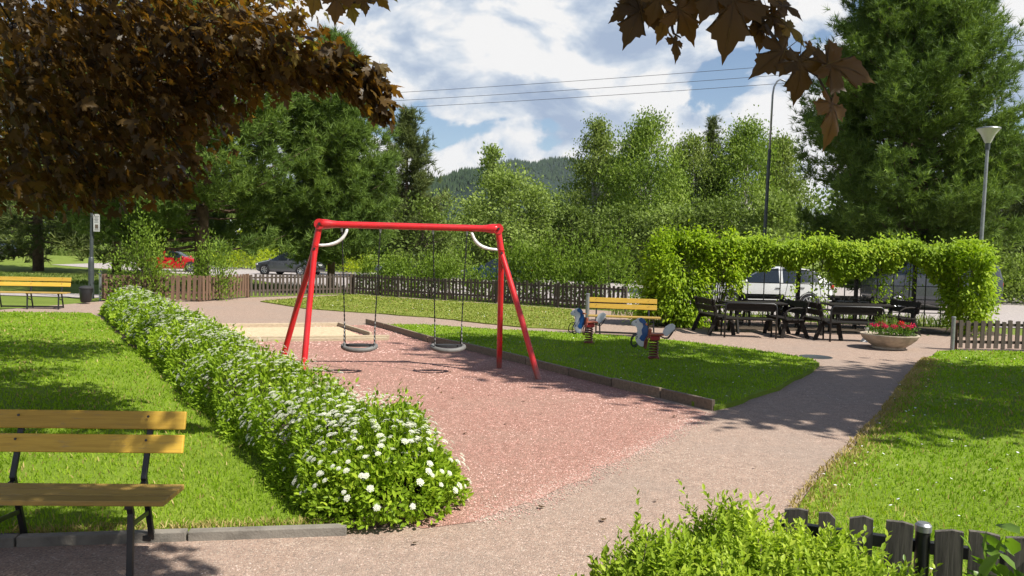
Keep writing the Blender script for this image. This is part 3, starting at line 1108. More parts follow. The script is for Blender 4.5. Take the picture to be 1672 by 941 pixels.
mids = [(722, 322, 62, 2.6, 4500, 'low green tree between the ragged pine and the willow', 'willow'),
        (905, 318, 66, 2.6, 5000, 'small tree in the dip under the dark hill', 'farleaf'),
        (935, 345, 52, 2.2, 5000, 'dark green tree at the foot of the slim pale birch', 'farleaf'),
        (1012, 338, 50, 2.2, 5000, 'bushy tree below the gap between two birches', 'farleaf'),
        (1100, 342, 48, 2.3, 5500, 'bushy tree in front of the fullest birch', 'willow'),
        (1180, 332, 46, 2.5, 5500, 'leafy tree behind the vine covered trellis', 'farleaf'),
        (1262, 325, 44, 2.3, 6500, 'feathery pale tree beside the tall lamp pole', 'willow'),
        (690, 330, 46, 2.2, 4500, 'grey green tree at the foot of the ragged pine', 'farleaf'),
        (20, 345, 92, 3.4, 5000, 'pale leafy tree behind the parked dark cars', 'willow'),
        (120, 335, 90, 3.0, 4500, 'brownish green tree in the corner beyond the far grass', 'farleaf')]
for px, py, Y, Rw, n, lab, mt in mids:
    x, z = top_of(px, py, Y)
    make_tree(x, Y, z, Rw, n, lab, mt, 'bark', 'round', .24, 'leafy_tree', base=.03)

# bushes beyond and along the road
bs = [(405, 388, 58, 2.2, 'rounded yellow green bush beyond the grey hatchback', 'lime', 3600),
      (565, 402, 56, 1.8, 'yellow green bush behind the tail of the grey hatchback', 'lime', 3000),
      (330, 385, 62, 2.0, 'dark green bush in the shade of the tall broad pine', 'bush', 2500),
      (75, 380, 86, 2.6, 'grey green bush at the edge of the far grass', 'willow', 2500),
      (200, 365, 80, 3.0, 'brownish bush behind the grey pole', 'farleaf', 2500),
      (1640, 425, 36, 2.2, 'pale green bush beyond the road, behind the short fence', 'willow', 4200),
      (1700, 405, 37, 2.4, 'taller pale bush cut by the photo edge, behind the short fence', 'willow', 4200),
      (1575, 415, 38, 2.2, 'bush behind the corner of the vine, under the post lamp', 'bush', 3500)]
for px, py, Y, Rw, lab, mt, n in bs:
    x, z = top_of(px, py, Y)
    make_bush(x, Y, Rw, Rw, max(1.2, z), n, lab, mt, .17, ncl=30, group='bushes beyond the road', tpl=SMALL)

# loose hedge plants along the outside of the back fence
A0, A1 = Vector((-6.0, 31.4)), Vector((4.0, 26.0))
labs = ['loose shrub behind the back fence, at the fence corner', 'loose shrub behind the back fence, seen between the first pair of swing chains',
        'wide loose shrub hiding the pale car', 'loose shrub behind the back fence, seen between both swings',
        'loose shrub in front of the dark blue car', 'loose shrub behind the back fence, just past the red frame legs',
        'tall pale shrub behind the back fence, half way to the vine', 'loose shrub behind the back fence, next to the leafy arbour', 'shrub squeezed against the leafy arbour behind the fence']
for k, lab in enumerate(labs):
    t = (k + .4) / len(labs)
    q = A0.lerp(A1, t)
    make_bush(q.x, q.y + rng.uniform(-.2, .4), 1.05, .7, (1.35, 1.3, 1.35, 1.6, 1.05, 1.85, 2.05, 2.0, 2.1)[k], (2400, 2000, 1800, 2400, 1700, 3000, 3000, 3000, 3000)[k], lab, 'bush', .11, ncl=24, group='shrubs behind the back fence', up=1.2)

# forsythia like shrub by the brown fence, with a leafy shrub beside it
q = G(208, 494)
make_bush(q.x + .1, q.y + .5, 1.0, .7, 2.05, 3600, 'tall arching light green shrub by the brown fence, near the grey pole', 'bush', .10, ncl=22, up=1.3, spread=.22, stems=16)
q = G(335, 492)
make_bush(q.x, q.y + .6, .75, .55, 2.0, 1900, 'dark leafy sapling by the brown fence, in front of the red car', 'bush', .10, ncl=16, up=1.2, stems=10)
q = G(283, 488)
make_bush(q.x, q.y + 1.0, .6, .4, 1.15, 420, 'low thin shrub between the tall arching shrub and the sapling', 'bush', .09, ncl=14, up=1.2)

# ------------------------------------------------------------------ flowering hedge
hr = root('flowering_hedge', (0, 0, 0))
tag(hr, 'long low green hedge covered in small white flower heads along the gravel', 'hedge')
h0, h1 = np.array([-.76, 5.32]), np.array([-10.1, 20.0])
hl = np.linalg.norm(h1 - h0)
hd = (h1 - h0) / hl
hn = np.array([-hd[1], hd[0]])  # away from the lawn side is negative
if hn[0] < 0:
    hn = -hn


def hedge_pts(n, near):
    """s along the hedge, a around its rounded section"""
    u = rng.random(n) ** near
    s = u * hl
    clump = np.sin(s * 3.1) * .5 + np.sin(s * 7.3 + 1) * .3 + np.sin(s * 1.3 + 2) * .4
    a = rng.uniform(-.25, np.pi + .25, n)
    wid = .56 + .02 * np.exp(-s / 1.8) + .06 * clump + .06 * np.sin(a * 5 + s * 4)
    hgt = .475 + .095 * np.sin(s * 2.2 + np.cos(a) * 2) + .05 * np.sin(s * 6 + a * 4) + .05 * np.sin(s * 11 + a * 3)
    end = np.sqrt(np.clip(1 - np.clip((.55 - s) / .62, 0, 1) ** 2, .02, 1)) * np.sqrt(np.clip(1 - np.clip((s - hl + .5) / .55, 0, 1) ** 2, .02, 1))
    return s, a, wid * (end * .9 + .1), hgt * (.35 + .65 * end)


n = 64000
s, a, wd, hg = hedge_pts(n, 1.75)
rr = 1 - np.abs(rng.normal(0, .16, n))
ca, sa = np.cos(a), np.sin(a)
sg = np.sign(ca) * np.abs(ca) ** .8
xy = h0 + hd * s[:, None] + hn * (sg * wd * rr)[:, None]
zz = np.maximum(.05, .08 + np.clip(sa, -.15, 1) ** 1 * hg * rr)
spike = (rng.random(n) < .09) * rng.uniform(0, .17, n) * (sa > .4)
p = np.column_stack([xy, zz + spike])
o = np.column_stack([hn[0] * ca, hn[1] * ca, sa])
ax = o * .8 + UPV * .35 + rng.normal(0, .55, (n, 3))
d = np.hypot(p[:, 0], p[:, 1])
sz = rng.uniform(.034, .062, n) * np.maximum(1, d / 8) ** .7
hp = [scatter(*OVAL, p, ax, o * .8 + UPV * .5 + rng.normal(0, .45, (n, 3)), sz)]
n = 7000                # the rounded end of the hedge
o = rand_dirs(n)
o[:, 2] = np.abs(o[:, 2]) - .12
p = np.column_stack([np.tile(h0 + hd * .28, (n, 1)), np.full(n, .10)]) + o * np.array([.60, .60, .48]) * (1 - np.abs(rng.normal(0, .15, (n, 1)))) * (1 + .10 * np.sin(o[:, :1] * 9) * np.cos(o[:, 1:2] * 8 + o[:, 2:] * 7))
p[:, 2] = np.maximum(p[:, 2], .04)
ax = o * .8 + UPV * .3 + rng.normal(0, .55, (n, 3))
hp.append(scatter(*OVAL, p, ax, o * .8 + UPV * .5 + rng.normal(0, .45, (n, 3)), rng.uniform(.036, .064, n)))
V, T = merge(hp)
link('foliage', np_mesh('foliage', V, T), M['hedge'], hr)
# flower heads: domes of little petals
n = 7500
s, a, wd, hg = hedge_pts(n, 1.35)
a = np.clip(rng.normal(1.45, .72, n), -.05, 2.95)
keep = rng.random(n) < .55 + .45 * np.sin(s * 2.3 + np.cos(a) * 3)
s, a, wd, hg = s[keep], a[keep], wd[keep], hg[keep]
n = len(s)
ca, sa = np.cos(a), np.sin(a)
c = np.column_stack([h0 + hd * s[:, None] + hn * (np.sign(ca) * np.abs(ca) ** .8 * wd * 1.02)[:, None], .11 + np.clip(sa, -.1, 1) * hg * 1.04])
o = unit(np.column_stack([hn[0] * ca, hn[1] * ca, sa]) + UPV * .5)
tv, tf = [], []
rr_ = random.Random(3)
for k in range(30):
    q = math.sqrt((k + .5) / 30)
    an = k * 2.4
    cx, cy = math.cos(an) * q * .5, math.sin(an) * q * .5
    cz = .16 * (1 - q * q) + rr_.uniform(-.03, .03)
    b = len(tv)
    e = .105
    th = rr_.uniform(0, 6)
    for m_ in range(4):
        tv.append((cx + math.cos(th + m_ * 1.571) * e, cy + math.sin(th + m_ * 1.571) * e, cz + rr_.uniform(-.02, .05)))
    tf += [(b, b + 1, b + 2), (b, b + 2, b + 3)]
k = 130
oe = rand_dirs(k)
oe[:, 2] = np.abs(oe[:, 2]) * .9 + .1
c = np.concatenate([c, np.column_stack([np.tile(h0 + hd * .28, (k, 1)), np.full(k, .12)]) + oe * np.array([.63, .63, .52])])
o = np.concatenate([o, unit(oe + UPV * .5)])
n = len(c)
dd = np.hypot(c[:, 0], c[:, 1])
yx = unit(np.cross(o, rand_dirs(n)))
V, T = scatter(tv, tf, c, yx, o, rng.uniform(.030, .055, n) * np.maximum(1, dd / 9) ** .5)
link('flowers', np_mesh('flowers', V, T), M['petal'], hr)
sb = MB()
for k in range(150):
    t = .03 + .97 * rng.random() ** 1.6
    q = h0 + hd * (t * hl) + hn * rng.uniform(-.3, .3)
    e = q + hn * rng.uniform(-.35, .35) + hd * rng.uniform(-.2, .2)
    limb(sb, (q[0], q[1], -.02), (e[0], e[1], rng.uniform(.3, .5)), .007, .003, 0, .05, 5, 4)
sb.build('stems', M['twig'], hr, 'all')

# ------------------------------------------------------------------ near privet bush and broad leaved plant in the front corner
def shoot_bush(top, Yc, half, n_sh, label, mat, leafs, name='privet_bush', per=13):
    """bush whose outside is made of leafy shoots; top = [(px, py)] of its upper edge"""
    P3 = [AT(px, py + 14, Yc) for px, py in top]
    xs = np.array([q.x for q in P3])
    zs = np.array([q.z for q in P3])
    r = root(name, (float(xs.mean()), Yc, 0))
    tag(r, label, 'shrub')
    x = rng.uniform(xs[0], xs[-1], n_sh)
    v = rng.uniform(-1, 1, n_sh)
    hz_ = np.interp(x, xs, zs) * (1 + .05 * np.sin(x * 17) * np.cos(v * 4))
    dome = np.sqrt(np.clip(1 - np.abs(v) ** 2.4, .03, 1))
    inner = rng.random(n_sh) ** 2.2
    z = hz_ * dome * (1 - .75 * inner)
    y = Yc + half * v * (1 - .3 * inner)
    base = np.column_stack([x, y, np.maximum(z - .09, .02)])
    d = np.column_stack([rng.normal(0, .45, n_sh), v * .8 + rng.normal(0, .35, n_sh), .55 + .6 * dome + rng.normal(0, .25, n_sh)])
    d = unit(d)
    L = rng.uniform(.07, .15, n_sh) * (1 + .7 * (rng.random(n_sh) < .05))
    t = np.tile(np.linspace(.12, 1, per), (n_sh, 1))
    p = base[:, None, :] + d[:, None, :] * (L[:, None] * t)[:, :, None]
    side = unit(np.cross(d, rand_dirs(n_sh)))
    side2 = np.cross(d, side)
    ph = np.arange(per) * 2.4
    out_ = side[:, None, :] * np.cos(ph)[None, :, None] + side2[:, None, :] * np.sin(ph)[None, :, None]
    ax = d[:, None, :] * (.35 + .6 * t)[:, :, None] + out_ * (1.1 - .5 * t)[:, :, None] + rng.normal(0, .18, p.shape)
    p, ax = p.reshape(-1, 3), ax.reshape(-1, 3)
    dd2 = np.repeat(d, per, axis=0)
    V, T = scatter(*OVAL, p, ax, dd2 + UPV * .5 + rng.normal(0, .25, p.shape), rng.uniform(.65, 1.2, len(p)) * leafs * np.tile(1.1 - .35 * np.linspace(0, 1, per), n_sh))
    f = link('foliage', np_mesh('foliage', V, T), M[mat])
    sb = MB()
    for k in range(0, n_sh, max(1, n_sh // 90)):
        q = base[k]
        limb(sb, (q[0] * .8 + xs.mean() * .2, q[1] * .6 + Yc * .4, -.03), tuple(q + d[k] * L[k]), .006, .002, 0, .05, 5, 4)
    adopt(r, f, sb.build('stems', M['twig'], None, 'all'))
    return r


shoot_bush([(1075, 935), (1100, 885), (1150, 846), (1188, 828), (1232, 832), (1275, 848), (1330, 868), (1385, 886), (1430, 908), (1480, 930), (1515, 965)], 2.78, .36, 3600, 'light green bush spilling over the weathered fence', 'privet', .036)
shoot_bush([(945, 1000), (965, 940), (1005, 900), (1050, 878), (1110, 865), (1150, 875), (1190, 905), (1215, 980)], 2.55, .34, 2000, 'low outer bush with pale tips, growing by the path', 'privet', .034)
shoot_bush([(1400, 985), (1440, 955), (1500, 940), (1560, 948), (1610, 960), (1640, 1000)], 2.86, .16, 500, 'dark tangle of shoots in front of the weathered pickets', 'broad', .040)
q = AT(1712, 810, 2.5)
make_bush(q.x + .05, 2.5, .24, .3, 1.10, 560, 'broad dark leaved plant reaching in beside the weathered fence', 'broad', .105, 'broad_leaved_shrub', 16, up=-.1, spread=.16, stems=9, z=0)

# ------------------------------------------------------------------ purple maple over the lawn
mr = root('maple_tree', (-7.3, 5.6, 0))
tag(mr, 'big dark purple leaved maple hanging over the lawn', 'tree')
base = np.array([-7.3, 5.6, 0])
# clusters: seen ones given by where they hang, hidden ones complete the crown
cl = []


def mc(px, py, Y, r, n):
    q = AT(px, py, Y)
    cl.append((np.array([q.x, q.y, q.z]), r, int(n * (.46 if (px > 180 and py > 160) else .6))))
    if r > .5 and Y < 9:
        q = AT(px + 15, py - 6, Y + 3.6)
        cl.append((np.array([q.x, q.y, q.z]), r * 1.45, int(n * (.35 if (px > 180 and py > 160) else .75))))


for row in [(20, 40, 8.0, .85, 620), (110, 60, 7.0, .8, 620), (210, 40, 7.5, .8, 620), (300, 50, 7.0, .7, 560), (390, 30, 7.5, .62, 380), (455, 45, 7.0, .50, 250),
            (30, 140, 7.5, .8, 620), (120, 150, 8.0, .8, 620), (220, 140, 7.0, .75, 620), (310, 130, 7.5, .62, 480), (395, 95, 7.0, .50, 300),
            (20, 230, 8.0, .75, 560), (110, 240, 7.2, .70, 560), (200, 235, 7.8, .65, 520), (275, 215, 7.0, .52, 400), (325, 175, 7.4, .40, 240),
            (15, 300, 8.2, .45, 270), (90, 300, 7.6, .40, 240), (165, 297, 7.2, .35, 230), (225, 292, 7.0, .30, 190), (270, 275, 6.8, .30, 190), (285, 308, 6.8, .14, 60),
            (450, 85, 6.6, .36, 240), (505, 108, 6.4, .30, 230), (550, 118, 6.3, .24, 210), (590, 130, 6.3, .22, 230), (610, 160, 6.3, .17, 150), (622, 190, 6.3, .09, 55), (480, 125, 6.5, .22, 130), (420, 120, 6.7, .26, 170), (355, 150, 7.0, .26, 140)]:
    mc(*row)
for k in range(40):     # upper and outer crown, out of view
    a = rng.uniform(0, 2 * np.pi)
    zz = rng.uniform(4.3, 9.6)
    rad = 5.6 * math.sqrt(max(.05, 1 - ((zz - 5.2) / 5.2) ** 2)) * rng.uniform(.35, 1)
    q = base + np.array([math.cos(a) * rad, math.sin(a) * rad, zz])
    if q[2] > 1.9 + .36 * q[1] + 1.2 or q[0] < -.75 * q[1] - 1.0 or q[1] < 1:
        cl.append((q, rng.uniform(.7, 1.0), 190))
# bough reaching over the bench and the photographer
for q, r, n in [((-2.6, 3.0, 5.2), .75, 260), ((-1.6, 2.7, 5.0), .7, 330), ((-.7, 2.6, 5.0), .7, 420), ((.1, 2.5, 4.9), .65, 420), ((.75, 2.3, 4.7), .5, 300), ((1.2, 2.1, 4.9), .45, 230), ((-1.0, 5.3, 5.6), .7, 330), ((-2.0, 5.6, 5.8), .7, 330), ((-.3, 5.2, 5.5), .45, 150), ((-3.0, 5.2, 5.6), .7, 300), ((-3.4, 7.6, 6.2), .8, 300), ((-2.4, 7.9, 6.4), .6, 220), ((-.5, 2.95, 5.0), .5, 260), ((.3, 2.85, 4.9), .4, 200), ((-1.1, 2.9, 5.1), .5, 240), ((2.0, 1.2, 4.6), .6, 330), ((1.5, 1.35, 4.3), .5, 260), ((2.3, 1.5, 4.9), .45, 180), ((-.2, 1.4, 4.8), .7, 250), ((-1.4, 1.5, 5.4), .8, 180), ((-2.7, 1.6, 5.4), .9, 210), ((-3.8, 2.6, 5.4), .9, 230), ((1.0, 1.3, 5.2), .5, 100)]:
    cl.append((np.array(q), r, n))
pos, rad_ = [], []
for c, r, n in cl:
    p = c + rand_dirs(n) * (rng.random((n, 1)) ** .5) * r * np.array([1.15, 1.15, .85])
    pos.append(p)
pos = np.concatenate(pos)
n = len(pos)
fr = unit(pos - (base + np.array([0, 0, 3.5])))
ax = fr * .55 - UPV * .65 + rng.normal(0, .42, (n, 3))
zh = UPV * .75 + fr * .45 + rng.normal(0, .45, (n, 3))
V, T = scatter(*MAPLE, pos, ax, zh, rng.uniform(.065, .135, n))
parts = [(V, T)]
tb = MB()
b3 = Vector(base)
tb.tube([b3 + Vector((0, 0, -.2)), b3 + Vector((.03, 0, .8)), b3 + Vector((.1, -.05, 2.2)), b3 + Vector((0, 0, 4.2)), b3 + Vector((.1, .1, 7.0)), b3 + Vector((0, 0, 9))], [.27, .21, .18, .15, .09, .03], 12)
hub = base + np.array([0, 0, 5.2])
cen = np.array([c for c, r, n in cl])
dh = np.linalg.norm(cen - hub, axis=1)
for k, (c, r, n) in enumerate(cl):
    dd_ = np.linalg.norm(cen - c, axis=1) + .25 * dh
    dd_[dh >= dh[k] - .15] = 1e9
    j = int(np.argmin(dd_))
    src = hub if dh[k] < 2.2 or dd_[j] > 1e8 else cen[j]
    limb(tb, tuple(src), tuple(c), .012 + .05 / (1 + dh[k]), .010, -.03, .07, 5, 6)
    for q in range(3):
        limb(tb, tuple(c), tuple(c + rand_dirs(1)[0] * r * .9), .008, .003, 0, .08, 4, 3)
# twigs with single leaves that dip into the upper edge of the view
def twig(pts, Y, leaves, r0=.006):
    P3 = [AT(px, py, Y + dy) for px, py, dy in pts]
    tb.tube([p for p in P3], [r0 * (1 - .6 * i / (len(P3) - 1)) for i in range(len(P3))], 6)
    pos, ax, zh, sc = [], [], [], []
    for (px, py, dx, dy, size, tw) in leaves:
        q = AT(px, py, Y + rng.uniform(-.06, .06))
        # (dx, dy): way the tip points in the picture plane, tw: turn away from the viewer
        dvec = Vector((dx, rng.uniform(-.25, .25), -dy)).normalized()
        pos.append(q)
        ax.append(dvec)
        zh.append((tw * .9, -.85, .45 + .3 * rng.random()))
        sc.append(size)
    parts.append(scatter(*FINE_MAPLE, np.array(pos), np.array(ax), np.array(zh), np.array(sc)))


YB = 2.15
twig([(1150, -160, .1), (1085, 0, .05), (1100, 55, 0), (1112, 62, 0)], YB, [
    (1048, 12, -.45, 1, .125, .1), (1032, 10, -.9, .5, .08, .5), (1075, -10, -.2, 1, .09, .3), (1086, 22, -.1, 1, .085, .6), (1105, 10, .5, .8, .115, -.1), (1122, -18, .3, 1, .105, .2), (1100, 62, .25, 1, .07, .9), (1060, -30, -.4, 1, .12, 0), (1140, -35, .8, .6, .10, .3)])
twig([(1240, -170, .15), (1225, 0, .05), (1255, 50, 0), (1290, 98, 0), (1315, 112, 0), (1335, 125, 0), (1358, 165, 0)], YB - .1, [
    (1198, -8, -.1, 1, .17, .05), (1168, -20, -.4, 1, .10, .3), (1232, 14, .3, 1, .10, .3), (1258, 22, .7, .75, .10, -.2), (1280, 40, .9, .6, .085, .6), (1240, 40, .15, 1, .075, .5), (1275, 8, .95, .45, .07, .7), (1210, -50, 0, 1, .16, 0),
    (1285, 80, -.85, .6, .115, .25), (1306, 92, .12, 1, .125, .1), (1345, 105, .92, .12, .155, -.1), (1335, 82, .3, .9, .065, .8), (1318, 74, .9, .4, .05, .8), (1357, 163, .06, 1, .135, .75), (1245, -40, .6, .8, .13, .2), (1180, -55, -.3, 1, .13, 0)])
twig([(520, -120, .1), (545, -10, 0), (575, 4, 0), (615, 2, 0)], 3.0, [
    (552, -8, -.1, 1, .115, .1), (570, 4, .35, 1, .085, .3), (592, -4, .3, 1, .07, .6), (610, -6, .8, .5, .085, .2), (520, -20, -.4, 1, .12, .2), (630, -14, .8, .5, .06, .5)], .007)
for a, b in [((1150, -160), (-.2, 1.9, 4.7)), ((1240, -170), (.9, 2.0, 4.6)), ((520, -120), (-1.6, 2.7, 5.0))]:
    e = AT(a[0], a[1], (YB + .1) if a[0] == 1150 else (YB + .05 if a[0] == 1240 else 3.1))
    limb(tb, b, tuple(e), .012, .006, -.05, .04, 6, 5)
V, T = merge(parts)
M['maplebark'] = solid('maple bark', (.040, .033, .027), .9, .5, 6, .8, 18)
to = tb.build('trunk', M['maplebark'], None, 'all')
co_ = link('crown', np_mesh('crown', V, T), M['maple'])
for o_ in (to, co_):
    o_.parent = mr
    o_.matrix_parent_inverse = Matrix.Translation(-Vector(base))

# two trees of the same garden beside the view; their shade falls over the lawn and the path
for (x, y, H, Rw, n, lab) in [(9.3, 8.9, 15.0, 2.4, 5200, 'tallest ash tree, furthest along the lawn'), (9.3, 7.0, 13.0, 2.1, 4200, 'tall ash tree beside the lawn shading the path'), (12.0, 6.2, 13.0, 2.3, 4200, 'ash tree between two others, shading the lawn'), (15.0, 7.2, 13.0, 2.4, 4000, 'outer ash tree beside the short dark fence')]:
    make_tree(x, y, H, Rw, n, lab, 'shadetree', 'bark', 'round', .34, 'ash_tree', base=.55, group=None, ncl=60)

# petals dropped by the hedge, a few dead leaves on the gravel and by the bench
k = 260
u = rng.random(k) ** 2
b_ = np.array([-.15, 5.2]) + hd * (u * 5)[:, None] + hn * np.abs(rng.normal(0, .25, k))[:, None]
V, T = scatter(*SMALL, np.column_stack([b_, np.full(k, .012)]), np.column_stack([rng.normal(0, 1, (k, 2)), np.zeros(k)]), UPV + rng.normal(0, .2, (k, 3)), rng.uniform(.008, .016, k))
tag(link('fallen_petals', np_mesh('fallen_petals', V, T), M['petal']), kind='stuff')
k = 46
b_ = np.column_stack([rng.uniform(-3.2, 2.4, k), rng.uniform(3.4, 12, k)])
V, T = scatter(*MAPLE, np.column_stack([b_, np.full(k, .022)]), np.column_stack([rng.normal(0, 1, (k, 2)), rng.normal(0, .1, k)]), UPV + rng.normal(0, .25, (k, 3)), rng.uniform(.025, .06, k))
tag(link('fallen_leaves', np_mesh('fallen_leaves', V, T), M['maple']), kind='stuff')
hr.location = (-.9, 6.2, 0)
adopt(hr, *list(hr.children))

M['red'] = solid('red paint', (.56, .012, .016), .33, .22, 5, .05, 90, coat=.2, chips=34)
M['white'] = solid('white coated metal', (.72, .72, .70), .4, .15, 9)
M['black'] = solid('black metal', (.012, .012, .013), .42, .3, 9, .1, 80)
M['chain'] = solid('dark chain', (.028, .027, .027), .45, .4, 20, metal=.6)
M['rubber'] = solid('black rubber', (.020, .020, .021), .75, .3, 12, .2, 90)
M['greyrub'] = solid('grey rubber', (.13, .127, .12), .6, .25, 10, .15, 90)
M['zinc'] = solid('galvanised steel', (.33, .34, .35), .42, .25, 9, metal=.75)
M['yellow'] = wood('yellow glazed wood', (.52, .33, .045), (.42, .25, .03), (1.2, 22, 22), 3, .48, .2, .35, .45)
M['yseat'] = wood('worn yellow seat wood', (.36, .24, .06), (.25, .16, .045), (1.2, 22, 22), 3, .5, .2, .35, .7)
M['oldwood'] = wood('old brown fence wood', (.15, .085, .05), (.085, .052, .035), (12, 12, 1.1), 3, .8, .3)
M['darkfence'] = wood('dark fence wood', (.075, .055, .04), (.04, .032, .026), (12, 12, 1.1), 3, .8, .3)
M['greywood'] = wood('weathered grey wood', (.12, .105, .085), (.035, .03, .025), (16, 16, 1.1), 4, .85, .6)
M['timber'] = wood('edging timber', (.24, .18, .125), (.13, .10, .075), (1, 12, 12), 3, .85, .4)
M['palewood'] = wood('pale sandbox wood', (.42, .34, .23), (.30, .24, .165), (1, 12, 12), 3, .8, .3)
M['dwood'] = wood('dark stained wood', (.022, .018, .015), (.011, .010, .009), (1.2, 16, 16), 3, .6, .2, .2)
M['bolt'] = solid('bolt', (.02, .02, .02), .4, .2, 20)

# ------------------------------------------------------------------ swing frame
sw = root('playground_swing', G(660, 606))
tag(sw, 'red steel swing frame with two pairs of splayed legs on pink gravel', 'swing frame')
Bn, An, Cn, Dn = G(494, 615), G(455, 601), G(815, 601), G(882, 620)
ml, mr_ = (Bn + An) / 2, (Cn + Dn) / 2
TL = AT(522, 366, ml.y + .0)
TR = AT(813, 374, mr_.y + .0)
hgt = (TL.z + TR.z) / 2
TL.z = TR.z = hgt
kids = []
bd = (TR - TL).normalized()
L = (TR - TL).length
mb = MB()
ks = [0, .05, .11, .17, .25, .75 * L, L - .25, L - .17, L - .11, L - .05, L]
rs = [.072, .074, .070, .058, .050, .050, .050, .058, .070, .074, .072]
mb.tube([TL + bd * k for k in ks], rs, 16)
kids.append(mb.build('beam', M['red'], None, 'all'))
brace_h = []
for top, nb_, fb_, sgn in ((TL, Bn, An, 1), (TR, Dn, Cn, -1)):
    mid_ = (nb_ + fb_) / 2
    dn = (mid_ - top).normalized()
    j = top + dn * .37
    mb = MB()
    perp = bd.cross(Vector((0, 0, 1))).normalized()
    mb.tube([top - perp * .062, top + perp * .062], .078, 16)
    mb.tube([top + dn * .03, top + dn * .12, top + dn * .37, top + dn * .43], [.05, .048, .05, .055], 14)
    kids.append(mb.build('corner_joint', M['red'], None, True))
    for s_ in (-1, 1):
        mb = MB()
        mb.tube([top + perp * .060 * s_, top + perp * .085 * s_], .022, 8)
        kids.append(mb.build('bolt', M['bolt'], None, True))
        q = j + perp * .05 * s_
        mb = MB()
        mb.tube([q - perp * .012, q + perp * .012], .018, 8)
        kids.append(mb.build('bolt', M['bolt'], None, True))
    for foot in (nb_, fb_):
        mb = MB()
        s0 = j + (foot - j).normalized() * -.06
        mb.tube([s0, s0.lerp(foot, .5), foot - Vector((0, 0, .08))], [.044, .044, .044], 14)
        kids.append(mb.build('leg', M['red'], None, True))
    a = j - dn * .05 + bd * sgn * .04
    e = top + bd * sgn * .40 - Vector((0, 0, .06))
    c1 = a + bd * sgn * .22 + Vector((0, 0, .0))
    c2 = e - Vector((0, 0, .20)) - bd * sgn * .05
    pts = [((1 - t) ** 3) * a + 3 * (1 - t) ** 2 * t * c1 + 3 * (1 - t) * t * t * c2 + t ** 3 * e for t in [k / 12 for k in range(13)]]
    mb = MB()
    mb.tube(pts, [.022] * 4 + [.026] * 6 + [.022, .024, .024], 10)
    kids.append(mb.build('corner_brace', M['white'], None, 'all'))
adopt(sw, *kids)


def make_swing(xa, xb, seat_px, label):
    """one swing: two chains from the beam to a seat"""
    ta = TL + bd * ((AT(xa, 373, 12).x - TL.x) / bd.x)
    tb_ = TL + bd * ((AT(xb, 375, 12).x - TL.x) / bd.x)
    ta.z -= .05
    tb_.z -= .05
    c = (ta + tb_) / 2
    sy = .40
    r = root('hanging_swing', (c.x, c.y, 0), math.atan2(bd.y, bd.x))
    tag(r, label, 'swing', 'swings hanging from the red frame')
    half = (tb_ - ta).length / 2
    sh = half * .80       # chains lean in towards the seat
    zt = ta.z
    # seat: flat black board with a thick grey rim in front
    mb = MB()
    ol = [(math.cos(a) * .20 + (0), math.sin(a) * .085) for a in [k * math.pi / 12 for k in range(24)]]
    vs = [(x, y, sy) for x, y in ol] + [(x, y, sy + .035) for x, y in ol]
    nn = len(ol)
    mb.add(vs, [tuple(range(nn))[::-1], tuple(range(nn, 2 * nn))] + [(i, (i + 1) % nn, (i + 1) % nn + nn, i + nn) for i in range(nn)])
    seat = mb.build('seat', M['rubber'], r, True)
    mb = MB()
    arc = [(-.215, .04, sy + .02)] + [(math.cos(a) * .245, -math.sin(a) * .20 - .01, sy + .012 - .045 * math.sin(a)) for a in [math.pi - k * math.pi / 14 for k in range(15)]] + [(.215, .04, sy + .02)]
    mb.tube(arc, [.030] * 2 + [.037] * 13 + [.030] * 2, 10)
    mb.build('seat_rim', M['greyrub'], r, 'all')
    for s_ in (-1, 1):
        mb = MB()
        top = Vector((s_ * half, 0, zt))
        low = Vector((s_ * sh, 0, sy + .37))
        pts = [top.lerp(low, k / 44) for k in range(45)]
        mb.tube(pts, [.0125 if k % 2 else .0065 for k in range(45)], 5)
        for yy in (-.15, .10):
            e = Vector((s_ * (sh - .005), yy, sy + .03))
            pts = [low.lerp(e, k / 12) for k in range(13)]
            mb.tube(pts, [.0115 if k % 2 else .0065 for k in range(13)], 5)
        ch = mb.build('chain', M['chain'], r)
        mb = MB()
        mb.tube([top + Vector((0, 0, .045)), top + Vector((0, 0, -.02)), top + Vector((0, 0, -.06))], [.014, .02, .012], 8)
        mb.build('hanger', M['zinc'], ch, True)


make_swing(573, 631, None, 'grey rimmed swing seat on chains, hanging in front of the sandbox')
make_swing(712, 765, None, 'grey rimmed swing seat on chains, hanging nearer to the timber edging')

